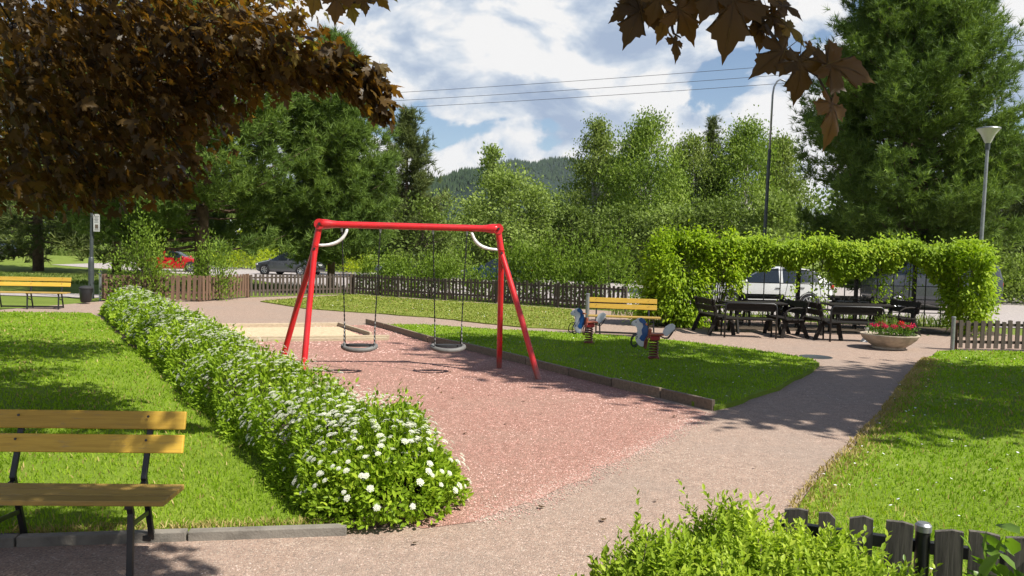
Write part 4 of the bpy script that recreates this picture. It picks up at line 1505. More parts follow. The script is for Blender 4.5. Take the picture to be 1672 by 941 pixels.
# ------------------------------------------------------------------ park benches with yellow slats
def make_bench(length, frames):
    r = root('park_bench', (0, 0, 0))
    for z, y in ((.785, .12), (.645, .085)):
        mb = MB()
        mb.box((0, y, z), (length - .04, .026, .112), rx=R(-14))
        sl_ = mb.build('back_slat', M['yellow'], r, bevel=.006)
        for fx in frames:
            for dz_ in (-.028, .028):
                bh = MB()
                bh.tube([(fx, y - .014 - dz_ * .25, z + dz_), (fx, y - .0185 - dz_ * .25, z + dz_ + .001)], .008, 8)
                bh.build('bolt_head', M['bolt'], sl_)
    for k in range(3):
        mb = MB()
        mb.box((.05, -.165 - k * .108, .442), (length + .02, .098, .032))
        mb.build('seat_slat', M['yseat'], r, bevel=.006)
    for fx in frames:
        mb = MB()
        w_ = .034
        mb.bar((fx, .155, .80), (fx, .03, .44), w_, .022, (0, 1, 0))
        mb.bar((fx, .035, .45), (fx, .16, .0), w_, .026, (0, 1, 0))
        mb.bar((fx, .03, .414), (fx + .10, -.42, .414), w_, .022)
        mb.bar((fx + .10, -.40, .43), (fx + .10, -.37, .36), w_, .026, (0, 1, 0))
        mb.bar((fx + .10, -.375, .37), (fx + .12, -.44, .0), w_, .026, (0, 1, 0))
        mb.bar((fx, .105, .21), (fx + .10, -.39, .30), .012, .03)
        mb.build('side_frame', M['black'], r, bevel=.004)
    mb = MB()
    mb.bar((frames[0], .150, .03), (frames[-1], .150, .03), .03, .04)
    mb.build('stretcher', M['black'], r, bevel=.004)
    return r


def put(r, p, rz, label, cat, group=None):
    r.location = p
    r.rotation_euler.z = rz
    return tag(r, label, cat, group)


bg_ = 'yellow park benches'
b1 = make_bench(2.0, (-.82, -.02, .76))
pr = AT(240, 900, 4.52)
put(b1, (pr.x - .83, 4.56, 0), R(3), 'large near bench with yellow back slats, dappled by the maple shade', 'bench', bg_)
b2 = copy_tree(b1)
q = G(95, 505)
put(b2, (q.x - .83, q.y + .15, 0), R(8), 'yellow slatted bench on the far lawn, beyond the hedge end', 'bench', bg_)
b3 = make_bench(1.6, (-.6, .6))
q = G(1015, 547)
put(b3, (q.x, q.y, 0), R(-9), 'short yellow bench by the fence, behind the spring riders', 'bench', bg_)

# ------------------------------------------------------------------ timber edging, sandbox
edge_px = [(598, 529), (628, 537), (700, 559), (760, 571), (860, 596), (930, 614), (1000, 632), (1080, 650), (1166, 671)]
er = root('timber_edging', G(860, 598))
tag(er, 'low line of old timber boards between the red gravel and the lawn', 'edging')
ks = []
for a, b in zip(edge_px[:-1], edge_px[1:]):
    mb = MB()
    pa, pb = G(*a), G(*b)
    d = (pb - pa).normalized() * .012
    z = .055 + random.uniform(-.006, .006)
    mb.bar(pa + Vector((0, 0, z)) + d, pb + Vector((0, 0, z + random.uniform(-.008, .008))) - d, .055, .15)
    ks.append(mb.build('board', M['timber'], None, bevel=.008))
adopt(er, *ks)

bx = [G(330, 548), G(637, 556), G(556, 534), G(325, 534)]
bxr = root('sandbox', (bx[0] + bx[2]) / 2)
tag(bxr, 'shallow sandbox framed with pale wooden boards beside the hedge', 'sandbox')
fr_ = [G(320, 561), G(604, 552), G(553, 534), G(330, 537)]
ks = []
runs = [(G(250, 560), G(637, 555), .14), (G(606, 550), G(553, 533), .13), (G(556, 533), G(300, 536), .12)]
for a, b, h_ in runs:
    mb = MB()
    d = (b - a).normalized() * .02
    mb.bar(a + Vector((0, 0, .03)) + d, b + Vector((0, 0, .03)) - d, .06, h_)
    ks.append(mb.build('board', M['palewood'], None, bevel=.008))
a, b = runs[0][0], runs[0][1]
mb = MB()
mb.bar(a + Vector((0, -.09, .015)), b + Vector((-.05, -.09, .015)), .07, .09)
ks.append(mb.build('board', M['palewood'], None, bevel=.008))
adopt(bxr, *ks)
sand_poly = [tuple(p)[:2] for p in (G(250, 560), G(600, 553.5), G(553, 535), G(300, 537))]
sheet('sand', sand_poly, .02, M['sand'], 'structure')

# ------------------------------------------------------------------ spring riders
def make_rider():
    def U(pts):
        return [(-(x - 1045) * .00182 * 1.0, (700 - y) * .00182) for x, y in pts]
    r = root('spring_rider', (0, 0, 0))
    ol = U([(826, 362), (838, 345), (868, 330), (888, 314), (915, 308), (945, 320), (962, 345), (975, 395), (985, 430), (978, 480), (960, 530), (955, 570), (940, 588), (915, 583), (893, 570), (880, 545), (866, 520), (872, 475), (884, 440), (878, 408), (862, 392), (838, 390), (826, 380)])
    mb = MB()
    mb.prism(ol[::-1], .035, Matrix.Translation((0, 0, 0)))
    hd_ = mb.build('horse_panel', M['rpanel'], r, bevel=.005)
    mane = U([(892, 326), (915, 309), (943, 319), (962, 344), (978, 395), (986, 430), (976, 505), (955, 535), (925, 530), (903, 508), (918, 480), (930, 468), (922, 425), (938, 392), (930, 362), (905, 352)])
    mb = MB()
    for s_ in (-1, 1):
        mb.prism(mane[::-1], .006, Matrix.Translation((0, s_ * .0215, 0)))
    mb.build('mane', M['rblue'], hd_)
    mb = MB()
    for s_ in (-1, 1):
        for (ex, ey, e) in ((868, 352, .010), (836, 372, .005), (882, 495, .012), (878, 512, .009)):
            px_, pz_ = U([(ex, ey)])[0]
            mb.tube([(px_, s_ * .0178, pz_), (px_, s_ * .0205, pz_)], e, 8)
    mb.build('eye', M['black'], hd_)
    mb = MB()
    x, z = U([(965, 365)])[0]
    mb.tube([(x, -.17, z), (x, .17, z)], .016, 10)
    mb.build('handle', M['orange'], r, True)
    mb = MB()
    mb.box((U([(1062, 470)])[0][0], 0, U([(0, 462)])[0][1]), (.25, .22, .035))
    mb.box((U([(1000, 0)])[0][0], 0, U([(0, 455)])[0][1]), (.05, .20, .16), ry=R(-6))
    mb.build('seat', M['rseat'], r, bevel=.012)
    mb = MB()
    mb.box((U([(1050, 0)])[0][0], 0, U([(0, 496)])[0][1]), (.17, .16, .075))
    mb.build('seat_block', M['rred'], r, bevel=.01)
    tl = U([(1122, 455), (1126, 425), (1150, 385), (1185, 362), (1215, 357), (1238, 372), (1240, 400), (1222, 425), (1195, 450), (1168, 480), (1140, 474)])
    mb = MB()
    mb.prism(tl[::-1], .03)
    mb.build('tail_panel', M['rpanel'], r, bevel=.005)
    mb = MB()
    for s_ in (-1, 1):
        mb.tube([(q[0], s_ * .05, q[1]) for q in U([(1100, 480), (1140, 498), (1175, 496), (1205, 455), (1225, 420), (1240, 428)])], .010, 6)
    mb.build('back_rail', M['black'], r, 'all')
    for s_ in (-1, 1):
        mb = MB()
        mb.tube([(q[0], s_ * (.10 if 0 < i < 6 else .02), q[1]) for i, q in enumerate(U([(880, 468), (850, 480), (830, 520), (828, 565), (848, 587), (875, 580), (888, 562)]))], .010, 6)
        mb.build('foot_loop', M['black'], r, 'all')
    mb = MB()
    for s_ in (-1, 1):
        mb.tube([(q[0], s_ * .12, q[1]) for q in U([(1000, 470), (978, 520), (962, 600), (950, 590), (950, 530), (975, 480)])], .012, 6)
    mb.build('foot_rest', M['rdark'], r, 'all')
    mb = MB()
    pts = [(math.cos(a) * .075, math.sin(a) * .075, .035 + a / (2 * math.pi * 6.5) * .30) for a in [k * 2 * math.pi / 16 for k in range(int(16 * 6.5) + 1)]]
    mb.tube(pts, .013, 7)
    mb.build('spring', M['rspring'], r, 'all')
    mb = MB()
    mb.lathe([(.10, -.05), (.10, .03), (.085, .045), (.05, .05)], 18)
    mb.build('base_plate', M['rdark'], r, True)
    return r


M['rpanel'] = solid('white rider panel', (.66, .67, .68), .35, .12, 6, coat=.2)
M['rblue'] = solid('blue rider panel', (.012, .10, .32), .35, .2, 6, coat=.2)
M['rred'] = solid('red rider block', (.38, .02, .02), .4, .3, 6)
M['rseat'] = solid('red brown rider seat', (.42, .10, .045), .45, .35, 5)
M['orange'] = solid('orange handle', (.70, .22, .05), .4, .2, 6)
M['rspring'] = solid('dark red spring', (.16, .03, .02), .45, .5, 12)
M['rdark'] = solid('dark red metal', (.20, .03, .025), .45, .4, 9)
rg = 'horse spring riders on the small lawn'
r1 = make_rider()
q = G(1067, 586, .06)
put(r1, (q.x, q.y, .06), R(180 - 6), 'horse spring rider standing in the shade, with its grey tail panel showing', 'spring rider', rg)
r2 = copy_tree(r1)
q = G(961, 561, .06)
put(r2, (q.x, q.y, .06), R(180 + 16), 'horse spring rider whose white head is in full sun, at the lawn edge', 'spring rider', rg)

# ------------------------------------------------------------------ picket fences
def picket(h, w_, t=.018, chip=0.0):
    mb = MB()
    c = chip
    ol = [(-w_ / 2, 0), (w_ / 2, 0), (w_ / 2, h - c * random.random()), (w_ * .1, h), (-w_ / 2, h - c * random.random())]
    mb.prism(ol, t)
    return mb.mesh('picket')


def make_fence(name, pts, h, step, w_, mat, label, cat='fence', group=None, post_gap=2.2, post_mat='oldwood', post_w=.09, rails=(.2, .78), zoff=.05):
    r = root(name, (pts[0][0], pts[0][1], 0))
    tag(r, label, cat, group)
    ks = []
    meshes = [picket(h * random.uniform(.96, 1.03), w_ * random.uniform(.92, 1.05), .018, .012) for _ in range(6)]
    for me in meshes:
        me.materials.append(M[mat])
    cnt = 0
    for a, b in zip(pts[:-1], pts[1:]):
        a, b = Vector((*a, 0)), Vector((*b, 0))
        d = b - a
        L = d.length
        d.normalize()
        ang = math.atan2(d.y, d.x)
        nrm = Vector((-d.y, d.x, 0))
        n = int(L / step)
        for k in range(n):
            o = bpy.data.objects.new('picket', random.choice(meshes))
            COL.objects.link(o)
            o.location = a + d * ((k + .5) * L / n) + Vector((0, 0, zoff + random.uniform(-.012, .012)))
            o.rotation_euler = (random.gauss(0, .012), random.gauss(0, .018), ang)
            ks.append(o)
        for zr in rails:
            mb = MB()
            mb.bar(a + nrm * .030 + Vector((0, 0, zoff + h * zr)), b + nrm * .030 + Vector((0, 0, zoff + h * zr)), .035, .06)
            ks.append(mb.build('rail', M[mat], None))
        m_ = max(1, round(L / post_gap))
        for k in range(m_ + (1 if b == Vector((*pts[-1], 0)) else 0)):
            mb = MB()
            q = a + d * (k * L / m_) + nrm * .098
            mb.box((q.x, q.y, h * .5), (post_w, post_w, h * 1.08), rz=ang)
            ks.append(mb.build('post', M[post_mat], None, bevel=.006))
    adopt(r, *ks)
    return r


fl = G(168, 492)
fc = Vector((-6.25, 29.9, 0))
fm = G(330, 493)
make_fence('picket_fence', [(fl.x, fl.y), (fm.x, fm.y), (-9.2, 26.8)], .80, .155, .105, 'oldwood', 'brown picket fence behind the tall arching shrub', group='picket fences of the playground', rails=(.3, .85))
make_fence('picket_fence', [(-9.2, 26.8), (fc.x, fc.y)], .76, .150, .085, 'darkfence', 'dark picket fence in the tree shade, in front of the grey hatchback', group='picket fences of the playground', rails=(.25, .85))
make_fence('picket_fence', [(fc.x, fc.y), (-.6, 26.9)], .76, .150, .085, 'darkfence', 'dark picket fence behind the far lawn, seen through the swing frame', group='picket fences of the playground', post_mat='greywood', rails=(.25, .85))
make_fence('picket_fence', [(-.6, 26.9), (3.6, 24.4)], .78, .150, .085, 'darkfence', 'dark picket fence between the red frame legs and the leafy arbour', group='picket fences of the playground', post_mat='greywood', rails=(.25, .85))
q = G(1556, 572)
make_fence('picket_fence', [(q.x + .08, q.y), (q.x + 3.6, q.y + .15)], .60, .149, .088, 'darkfence', 'short dark picket fence beside the flower bowl and the bright lawn', group='picket fences of the playground', rails=(.22, .84))
# steel end posts
def pole(name, loc, h, rad, mat, label, cat, cap=None, group=None):
    r = root(name, loc)
    tag(r, label, cat, group)
    mb = MB()
    mb.tube([(0, 0, -.1), (0, 0, h * .5), (0, 0, h)], rad, 12)
    mb.build('shaft', M[mat], r, True)
    mb = MB()
    mb.lathe([(rad * 1.12, h - .02), (rad * 1.12, h + .006), (rad * .8, h + .016)], 12)
    mb.build('cap', M[cap or mat], r, True)
    return r


pole('fence_post', (q.x - .03, q.y - .02, 0), .70, .04, 'zinc', 'pale steel post at the end of the short dark fence', 'post')
q = G(958, 545)
pole('fence_post', (q.x, q.y, 0), .92, .045, 'zinc', 'grey steel post standing beside the short yellow bench', 'post')
q = G(164, 490)
pole('fence_post', (q.x, q.y, 0), .92, .045, 'zinc', 'grey steel post at the end of the brown fence', 'post')

# weathered fence right in front of the viewer
nr = root('weathered_fence', (1.6, 3.3, 0))
tag(nr, 'weathered grey picket fence with broken tops behind the near bush', 'fence')
ks = []
for (px, py, Y, w_, c) in [(1303, 832, 3.41, .10, .012), (1352, 840, 3.36, .07, .03), (1407, 844, 3.31, .095, .018), (1465, 850, 3.26, .105, .010), (1553, 864, 3.19, .105, .02), (1611, 868, 3.14, .11, .016), (1662, 876, 3.10, .105, .02), (1722, 884, 3.05, .10, .02)]:
    p = AT(px, py, Y)
    me = picket(p.z, w_, .024, c)
    me.materials.append(M['greywood'])
    o = bpy.data.objects.new('picket', me)
    COL.objects.link(o)
    o.location = (p.x, Y, 0)
    o.rotation_euler = (random.gauss(0, .02), random.gauss(0, .015), R(-22))
    ks.append(o)
for zr in (.28, .66):
    a, b = AT(1270, 900, 3.43), AT(1760, 900, 3.045)
    mb = MB()
    mb.bar(Vector((a.x, a.y + .045, zr)), Vector((b.x, b.y + .045, zr - .01)), .035, .05)
    ks.append(mb.build('rail', M['black' if zr > .5 else 'greywood'], None))
adopt(nr, *ks)
p = AT(1508, 852, 3.24)
pole('fence_post', (p.x, p.y, 0), p.z - .02, .030, 'black', 'dark steel post with a metal cap among the weathered pickets', 'post', 'zinc')

# ------------------------------------------------------------------ lamps, pole with notices, bin
q = AT(1246, 400, 36)
zt = AT(1262, 128, 36)
lr = root('street_lamp', (q.x, 36, -.04))
tag(lr, 'tall thin street lamp with a curved arm, rising behind the vine trellis', 'street lamp')
H = zt.z
lean = .018
mb = MB()
mb.tube([(0, 0, 0), (lean * H * .35, 0, H * .35), (lean * H * .68, 0, H * .68)], [.085, .08, .075], 10)
mb.build('pole', M['lampdark'] if 'lampdark' in M else M.setdefault('lampdark', solid('dark lamp pole', (.075, .085, .09), .45, .3, 3, metal=.4)), lr, True)
mb = MB()
xx = lean * H
mb.tube([(lean * H * .67, 0, H * .67), (xx - .02, 0, H * .93), (xx + .03, 0, H * .965), (xx + .16, 0, H * .99), (xx + .30, 0, H), (xx + .52, 0, H * .992), (xx + .62, 0, H * .985)], [.05, .045, .042, .04, .04, .038, .036], 10)
mb.build('arm', M['zinc'], lr, 'all')
mb = MB()
mb.blob((xx + .92, 0, H * .975), (.40, .16, .12), 16, 8)
lh = mb.build('lamp_head', M['zinc'], lr, 'all')
mb = MB()
mb.blob((xx + .94, 0, H * .975 - .07), (.30, .13, .13), 14, 8)
mb.build('lens', M['white'], lh, 'all')

q = AT(1599, 425, 21.6)
zt = AT(1609, 207, 21.6)
lr = root('park_lamp', (q.x, 21.6, -.02))
tag(lr, 'grey park lamp with a pale cone shaped head standing behind the vine', 'park lamp')
H = zt.z
mb = MB()
mb.tube([(0, 0, 0), (0.03, 0, H * .5), (.06, 0, H - .58)], [.055, .05, .042], 10)
mb.build('pole', M['zinc'], lr, True)
mb = MB()
mb.tube([(.06, 0, H - .62), (.06, 0, H - .44)], [.06, .065], 10)
mb.build('collar', M['lampdark'], lr, True)
M['lampglass'] = solid('milky lamp glass', (.55, .55, .52), .3, .1, 5)
mb = MB()
mb.lathe([(.07, -.44), (.09, -.40), (.18, -.20), (.29, -.06), (.30, -.04)], 24, Matrix.Translation((.06, 0, H)))
mb.build('lamp_shade', M['lampglass'], lr, True)
mb = MB()
mb.lathe([(.31, -.045), (.30, -.02), (.17, .01), (.03, .03)], 24, Matrix.Translation((.06, 0, H)))
mb.build('lid', M['zinc'], lr, True)

q = G(149, 487)
lr = root('lamp_pole', (q.x, q.y, -.02))
tag(lr, 'grey lamp pole with paper notices, rising into the maple leaves', 'lamp pole')
mb = MB()
mb.tube([(0, 0, 0), (0, 0, 1.15), (.005, 0, 1.32), (.01, 0, 1.36)], [.088, .088, .08, .058], 12)
mb.tube([(.01, 0, 1.34), (.05, 0, 3.4), (.10, 0, 5.6)], [.058, .052, .045], 12)
mb.build('pole', M['lampdark'], lr, True)
mb = MB()
mb.lathe([(.05, -.4), (.10, -.36), (.33, -.05), (.345, 0), (.05, .06)], 20, Matrix.Translation((.10, 0, 5.9)))
mb.build('lamp_head', M['lampglass'], lr, True)
sg = AT(157.5, 364, q.y - .10)
mb = MB()
mb.box((sg.x - q.x, -.095, sg.z + .02), (.20, .012, .56))
nt = mb.build('notice', M['paper'] if 'paper' in M else M.setdefault('paper', solid('paper sheet', (.45, .45, .44), .6, .15, 8)), lr)
mb = MB()
mb.box((sg.x - q.x + .005, -.103, sg.z - .10), (.10, .003, .13))
mb.box((sg.x - q.x + .005, -.103, sg.z - .205), (.13, .003, .018))
mb.build('picture', M['bark'], nt)
mb = MB()
for k in range(5):
    mb.box((sg.x - q.x + (.0 if k else .02), -.103, sg.z + .22 - k * .045), (.13 - .03 * (k % 2), .003, .012))
mb.build('print', M['lampdark'], nt)

q = G(134, 497)
br = root('litter_bin', (q.x, q.y + .2, 0))
tag(br, 'small dark litter bin at the foot of the grey lamp pole', 'bin')
mb = MB()
mb.lathe([(.12, .04), (.15, .08), (.18, .42), (.175, .44), (.15, .44), (.13, .2)], 18)
mb.build('body', M['black'], br, True)
mb = MB()
mb.lathe([(.19, .44), (.195, .47), (.14, .52), (.04, .54)], 18)
mb.build('lid', M['rubber'], br, True)

# ------------------------------------------------------------------ vine trellis
Yt = 20.2
xl, xr = AT(1115, 480, Yt).x, AT(1590, 480, Yt).x
zt = 2.25
tr = root('trellis', ((xl + xr) / 2, Yt, 0))
tag(tr, 'long dark metal grid trellis carrying the climbing vine', 'trellis')
ks = []
mb = MB()
cols_ = int((xr - xl) / .42)
for k in range(cols_ + 1):
    x = xl + (xr - xl) * k / cols_
    mb.bar((x, Yt, .12), (x, Yt, zt), .022, .022, (0, 1, 0))
for k in range(7):
    z = .14 + k * (zt - .16) / 6
    mb.bar((xl, Yt + .024, z), (xr, Yt + .024, z), .022, .022)
ks.append(mb.build('grid', M['black'], None))
np_ = 5
for k in range(np_ + 1):
    mb = MB()
    x = xl + (xr - xl) * k / np_
    mb.box((x, Yt + .085, zt / 2), (.085, .085, zt))
    ks.append(mb.build('post', M['dwood'], None, bevel=.006))
adopt(tr, *ks)


def vine_mesh(r, pos, ax, zh, size, stems):
    V, T = scatter(*OVAL, pos, ax, zh, size)
    o = link('foliage', np_mesh('foliage', V, T), M['vine'])
    s = stems.build('stems', M['twig'], None, 'all')
    adopt(r, o, s)


vr = root('climbing_vine', ((xl + xr) / 2, Yt - .1, 0))
tag(vr, 'bright green climbing vine draped thickly along the top of the trellis', 'vine')
n = 36000
u = rng.uniform(xl - .1, xr + .3, n)
droop = .34 + .17 * np.sin(u * 2.3) + .16 * np.sin(u * 5.1 + 1) + .10 * np.sin(u * 9.7)
tt = rng.random(n) ** 1.25
zz = 2.33 + .08 * np.sin(u * 3.3) + .06 * np.sin(u * 8) + (rng.random(n) < .05) * rng.uniform(0, .25, n) - tt * (.38 + np.clip(droop, .02, 1.2))
pos = np.column_stack([u, Yt + rng.normal(0, .24, n) * (1 - .5 * tt) - .05, zz])
st = MB()
ex = []
for k in range(15):     # hanging shoots
    x0 = rng.uniform(xl, xr)
    if 5.9 < x0 < 7.6 and k % 3:
        x0 += 1.8
    z0, z1 = 1.75, rng.uniform(.35, 1.5) if rng.random() < .75 else .15
    m_ = int(60 * (z0 - z1)) + 12
    t = rng.random(m_)
    ex.append(np.column_stack([x0 + rng.normal(0, .12, m_) + .1 * np.sin(t * 5 + k), Yt - .08 + rng.normal(0, .08, m_), z0 + (z1 - z0) * t]))
    limb(st, (x0, Yt + .05, z0 + .3), (x0 + rng.uniform(-.2, .2), Yt + .05, max(.0, z1)), .010, .006, 0, .05, 5, 5)
pos = np.concatenate([pos] + ex)
n = len(pos)
ax = np.column_stack([rng.normal(0, .6, n), -rng.uniform(0, .9, n), -rng.uniform(.1, 1.0, n)])
zh = np.column_stack([rng.normal(0, .4, n), -rng.uniform(.2, 1, n), rng.uniform(.3, 1, n)])
vine_mesh(vr, pos, ax, zh, rng.uniform(.065, .12, n), st)


def vine_block(cx, cy, rx, ry, h, n, label, cat='vine', name='climbing_vine', bottom=.05):
    r = root(name, (cx, cy, 0))
    tag(r, label, cat)
    ncl = 60
    a = rng.uniform(0, 2 * np.pi, ncl)
    t = rng.random(ncl)
    rd = rng.uniform(.55, 1.0, ncl) * np.where(t > .85, .75, 1)
    c = np.column_stack([cx + rx * rd * np.cos(a), cy + ry * rd * np.sin(a), bottom + (h - bottom) * t])
    i = rng.integers(0, ncl, n)
    p = c[i] + rng.normal(0, 1, (n, 3)) * np.array([rx * .20, ry * .20, .17])
    p[:, 2] = np.abs(p[:, 2] - .05) + .05
    o = unit((p - np.array([cx, cy, h * .4])) * np.array([1, 1, .4]))
    ax = o * .6 - UPV * rng.uniform(.1, 1.0, (n, 1)) + rng.normal(0, .4, (n, 3))
    st = MB()
    for k in range(12):
        q = c[k]
        limb(st, (cx + rng.uniform(-.3, .3) * rx, cy, 0), tuple(q), .02, .008, 0, .05, 5, 5)
    vine_mesh(r, p, ax, o * .7 + UPV * .6 + rng.normal(0, .3, (n, 3)), rng.uniform(.07, .135, n), st)
    return r


q = G(1100, 533)
vine_block(q.x, q.y + .1, .85, .60, 2.36, 13000, 'bushy bright green vine arbour reaching the ground behind the short yellow bench')
q = AT(1578, 480, 19.6)
vine_block(q.x, 19.6, .44, .75, 2.12, 7500, 'thick vine at the fence end of the trellis, under the park lamp', bottom=.35)
q = AT(1190, 420, 20)
vine_block(q.x - .2, 20.0, .55, .5, 2.25, 3400, 'vine clump hanging between the leafy arbour and the dark tables', bottom=1.2)

# ------------------------------------------------------------------ dark garden tables and benches
def dark_bench(length=1.25):
    """seat with plank back on splayed wooden legs and curved arms"""
    r = root('garden_bench', (0, 0, 0))
    for k in range(3):
        mb = MB()
        mb.box((0, -.03 - k * .14, .44), (length, .125, .035))
        mb.build('seat_plank', M['dwood'], r, bevel=.005)
    for z, y in ((.62, .085), (.78, .125)):
        mb = MB()
        mb.box((0, y, z), (length, .03, .135), rx=R(-14))
        mb.build('back_plank', M['dwood'], r, bevel=.005)
    for s_ in (-1, 1):
        x = s_ * (length / 2 - .12)
        mb = MB()
        mb.bar((x, .17, .86), (x, .0, .40), .045, .07, (0, 1, 0))
        mb.bar((x, .02, .42), (x, .20, 0), .045, .09, (0, 1, 0))
        mb.bar((x, -.33, .42), (x, -.42, 0), .045, .09, (0, 1, 0))
        mb.bar((x, .06, .385), (x, -.38, .385), .045, .07)
        mb.tube([(x, .09, .70), (x, -.05, .71), (x, -.22, .69), (x, -.33, .62), (x, -.36, .52), (x, -.34, .43)], [.022] * 6, 8)
        mb.build('side_frame', M['dwood'], r, bevel=.005)
    return r


def slim_bench(length=1.15):
    r = root('garden_bench', (0, 0, 0))
    for k in range(3):
        mb = MB()
        mb.box((0, -.03 - k * .14, .43), (length - .05, .125, .03))
        mb.build('seat_plank', M['dwood'], r, bevel=.005)
    mb = MB()
    mb.box((0, .06, .70), (length - .04, .028, .16), rx=R(-6))
    mb.build('back_plank', M['dwood'], r, bevel=.005)
    mb = MB()
    h_, l2 = .80, length / 2
    mb.tube([(-l2, .10, 0), (-l2, .10, .70), (-l2 + .02, .10, .77), (-l2 + .07, .10, h_), (0, .10, h_), (l2 - .07, .10, h_), (l2 - .02, .10, .77), (l2, .10, .70), (l2, .10, 0)], .022, 8)
    for s_ in (-1, 1):
        mb.tube([(s_ * l2, -.36, 0), (s_ * l2, -.36, .41), (s_ * l2, .10, .41)], .020, 8)
    mb.build('frame', M['black'], r, 'all')
    return r


def dark_table(length=1.55):
    r = root('garden_table', (0, 0, 0))
    for k in range(5):
        mb = MB()
        mb.box((0, -.30 + k * .15, .735), (length, .138, .04))
        mb.build('top_plank', M['dwood'], r, bevel=.006)
    for s_ in (-1, 1):
        mb = MB()
        x = s_ * (length / 2 - .25)
        mb.bar((x, .10, .70), (x, .34, 0), .05, .10, (0, 1, 0))
        mb.bar((x, -.10, .70), (x, -.34, 0), .05, .10, (0, 1, 0))
        mb.bar((x, -.33, .685), (x, .33, .685), .06, .05)
        mb.build('trestle', M['dwood'], r, bevel=.006)
    mb = MB()
    mb.bar((-length / 2 + .25, 0, .34), (length / 2 - .25, 0, .34), .045, .09)
    mb.build('stretcher', M['dwood'], r, bevel=.005)
    return r


tg, dg = 'dark wooden garden tables', 'dark garden benches by the trellis'
t1 = dark_table()
q = G(1236, 545)
put(t1, (q.x, q.y + .25, 0), R(4), 'dark wooden table nearer to the leafy arbour', 'table', tg)
t2 = copy_tree(t1)
q = G(1400, 548)
put(t2, (q.x + .1, q.y + .35, 0), R(-3), 'dark wooden table behind the flower bowl', 'table', tg)
s1 = slim_bench()
q = G(1221, 551)
put(s1, (q.x, q.y - .1, 0), R(180 - 6), 'slim dark bench with a tubular frame, back turned, at the table nearer to the arbour', 'bench', dg)
s2 = copy_tree(s1)
q = G(1392, 558)
put(s2, (q.x, q.y - .1, 0), R(180 - 4), 'slim dark bench with a tubular frame, back turned, next to the flower bowl', 'bench', dg)
d1 = dark_bench()
q = G(1160, 545)
put(d1, (q.x, q.y + .2, 0), R(90 + 8), 'dark plank bench seen from its end, right beside the leafy arbour', 'bench', dg)
for px, py, rz, dy, lab in [(1296, 551, -86, .25, 'dark plank bench seen from its end, facing the table nearer to the arbour'),
                            (1334, 553, 92, .2, 'dark plank bench seen from its end, facing the table by the flower bowl'),
                            (1255, 534, 2, .5, 'dark plank bench under the vine, behind the table nearer to the arbour'),
                            (1405, 537, -2, .5, 'dark plank bench under the vine, behind the table by the flower bowl'),
                            (1478, 548, -84, .3, 'dark plank bench leaning its back beside the clear part of the trellis')]:
    o = copy_tree(d1)
    q = G(px, py)
    put(o, (q.x, q.y + dy, 0), R(rz), lab, 'bench', dg)

# ------------------------------------------------------------------ flower bowl with plants
q = G(1457, 571)
fb = root('flower_bowl', (q.x, q.y + .15, 0))
tag(fb, 'wide shallow concrete flower bowl on the pink paving', 'planter')
M['concrete'] = solid('bowl concrete', (.40, .335, .255), .85, .35, 5, .4, 60)
mb = MB()
mb.lathe([(.30, 0), (.33, .01), (.32, .05), (.42, .12), (.53, .22), (.575, .30), (.572, .315), (.53, .315), (.50, .27), (.40, .25)], 40)
mb.build('bowl', M['concrete'], fb, True)
mb = MB()
mb.lathe([(.0, .26), (.505, .265), (.0, .30)], 24)
mb.build('soil', M['soil'], fb, True)
M['pink'] = leaf('pink red petals', [(0, (.50, .012, .06)), (.6, (.68, .03, .12)), (1, (.75, .12, .25))], .25, (1.1, .8, .8))
M['redpet'] = leaf('red petals', [(0, (.45, .01, .01)), (.6, (.65, .02, .015)), (1, (.75, .06, .04))], .25, (1.1, .8, .8))
M['gleaf'] = leaf('geranium leaves', [(0, (.07, .13, .02)), (1, (.14, .23, .04))], .35, (1.1, 1.25, .5))
cx, cy = q.x, q.y + .15
gpos = [(-.36, -.08, 'pink'), (-.20, -.20, 'pink'), (-.12, .12, 'pink'), (-.02, -.22, 'pink'), (.12, -.16, 'redpet'), (.24, -.20, 'pink'), (.36, -.12, 'pink'), (.30, .10, 'pink')]
glab = ['pink geranium at the bowl rim next to the white pipe', 'pink geranium in the bowl, second from the white pipe', 'pink geranium half hidden behind the front row of the bowl', 'pink geranium low in the middle front of the bowl',
        'small red geranium flower standing higher beside the dark shrub', 'pink geranium in the bowl, on the lawn side of the red one', 'large pink geranium at the bowl rim towards the lawn', 'pink geranium behind the large one at the lawn side of the bowl']
for (dx, dy, mt), lab in zip(gpos, glab):
    r = root('geranium', (cx + dx, cy + dy, .27))
    tag(r, lab, 'flower', 'geraniums in the bowl')
    n = 110
    p = rng.normal(0, 1, (n, 3)) * np.array([.075, .075, .06]) + np.array([0, 0, .10])
    p[:, 2] = np.abs(p[:, 2])
    V, T = scatter(*OVAL, p, unit(p) + UPV * .3 + rng.normal(0, .3, (n, 3)), UPV + rng.normal(0, .4, (n, 3)), rng.uniform(.04, .07, n))
    link('leaves', np_mesh('leaves', V, T), M['gleaf'], r)
    pts = []
    for k in range(2 if mt == 'pink' else 1):
        c = np.array([rng.uniform(-.06, .06), rng.uniform(-.06, .04), .235 + rng.uniform(-.03, .03) + (.04 if mt != 'pink' else 0)])
        m_ = 46
        pts.append(c + rand_dirs(m_) * np.array([.045, .045, .032]))
    p = np.concatenate(pts)
    V, T = scatter(*OVAL, p, rand_dirs(len(p)) + UPV * .4, rand_dirs(len(p)) + UPV * .5, rng.uniform(.03, .045, len(p)))
    link('flower_head', np_mesh('flower_head', V, T), M[mt], r)
make_bush(cx + .02, cy + .14, .22, .2, .42, 900, 'small dark rounded shrub in the middle of the flower bowl', 'bush', .045, 'bowl_shrub', 14, tpl=NARROW, up=1.0, z=.26, stems=6)
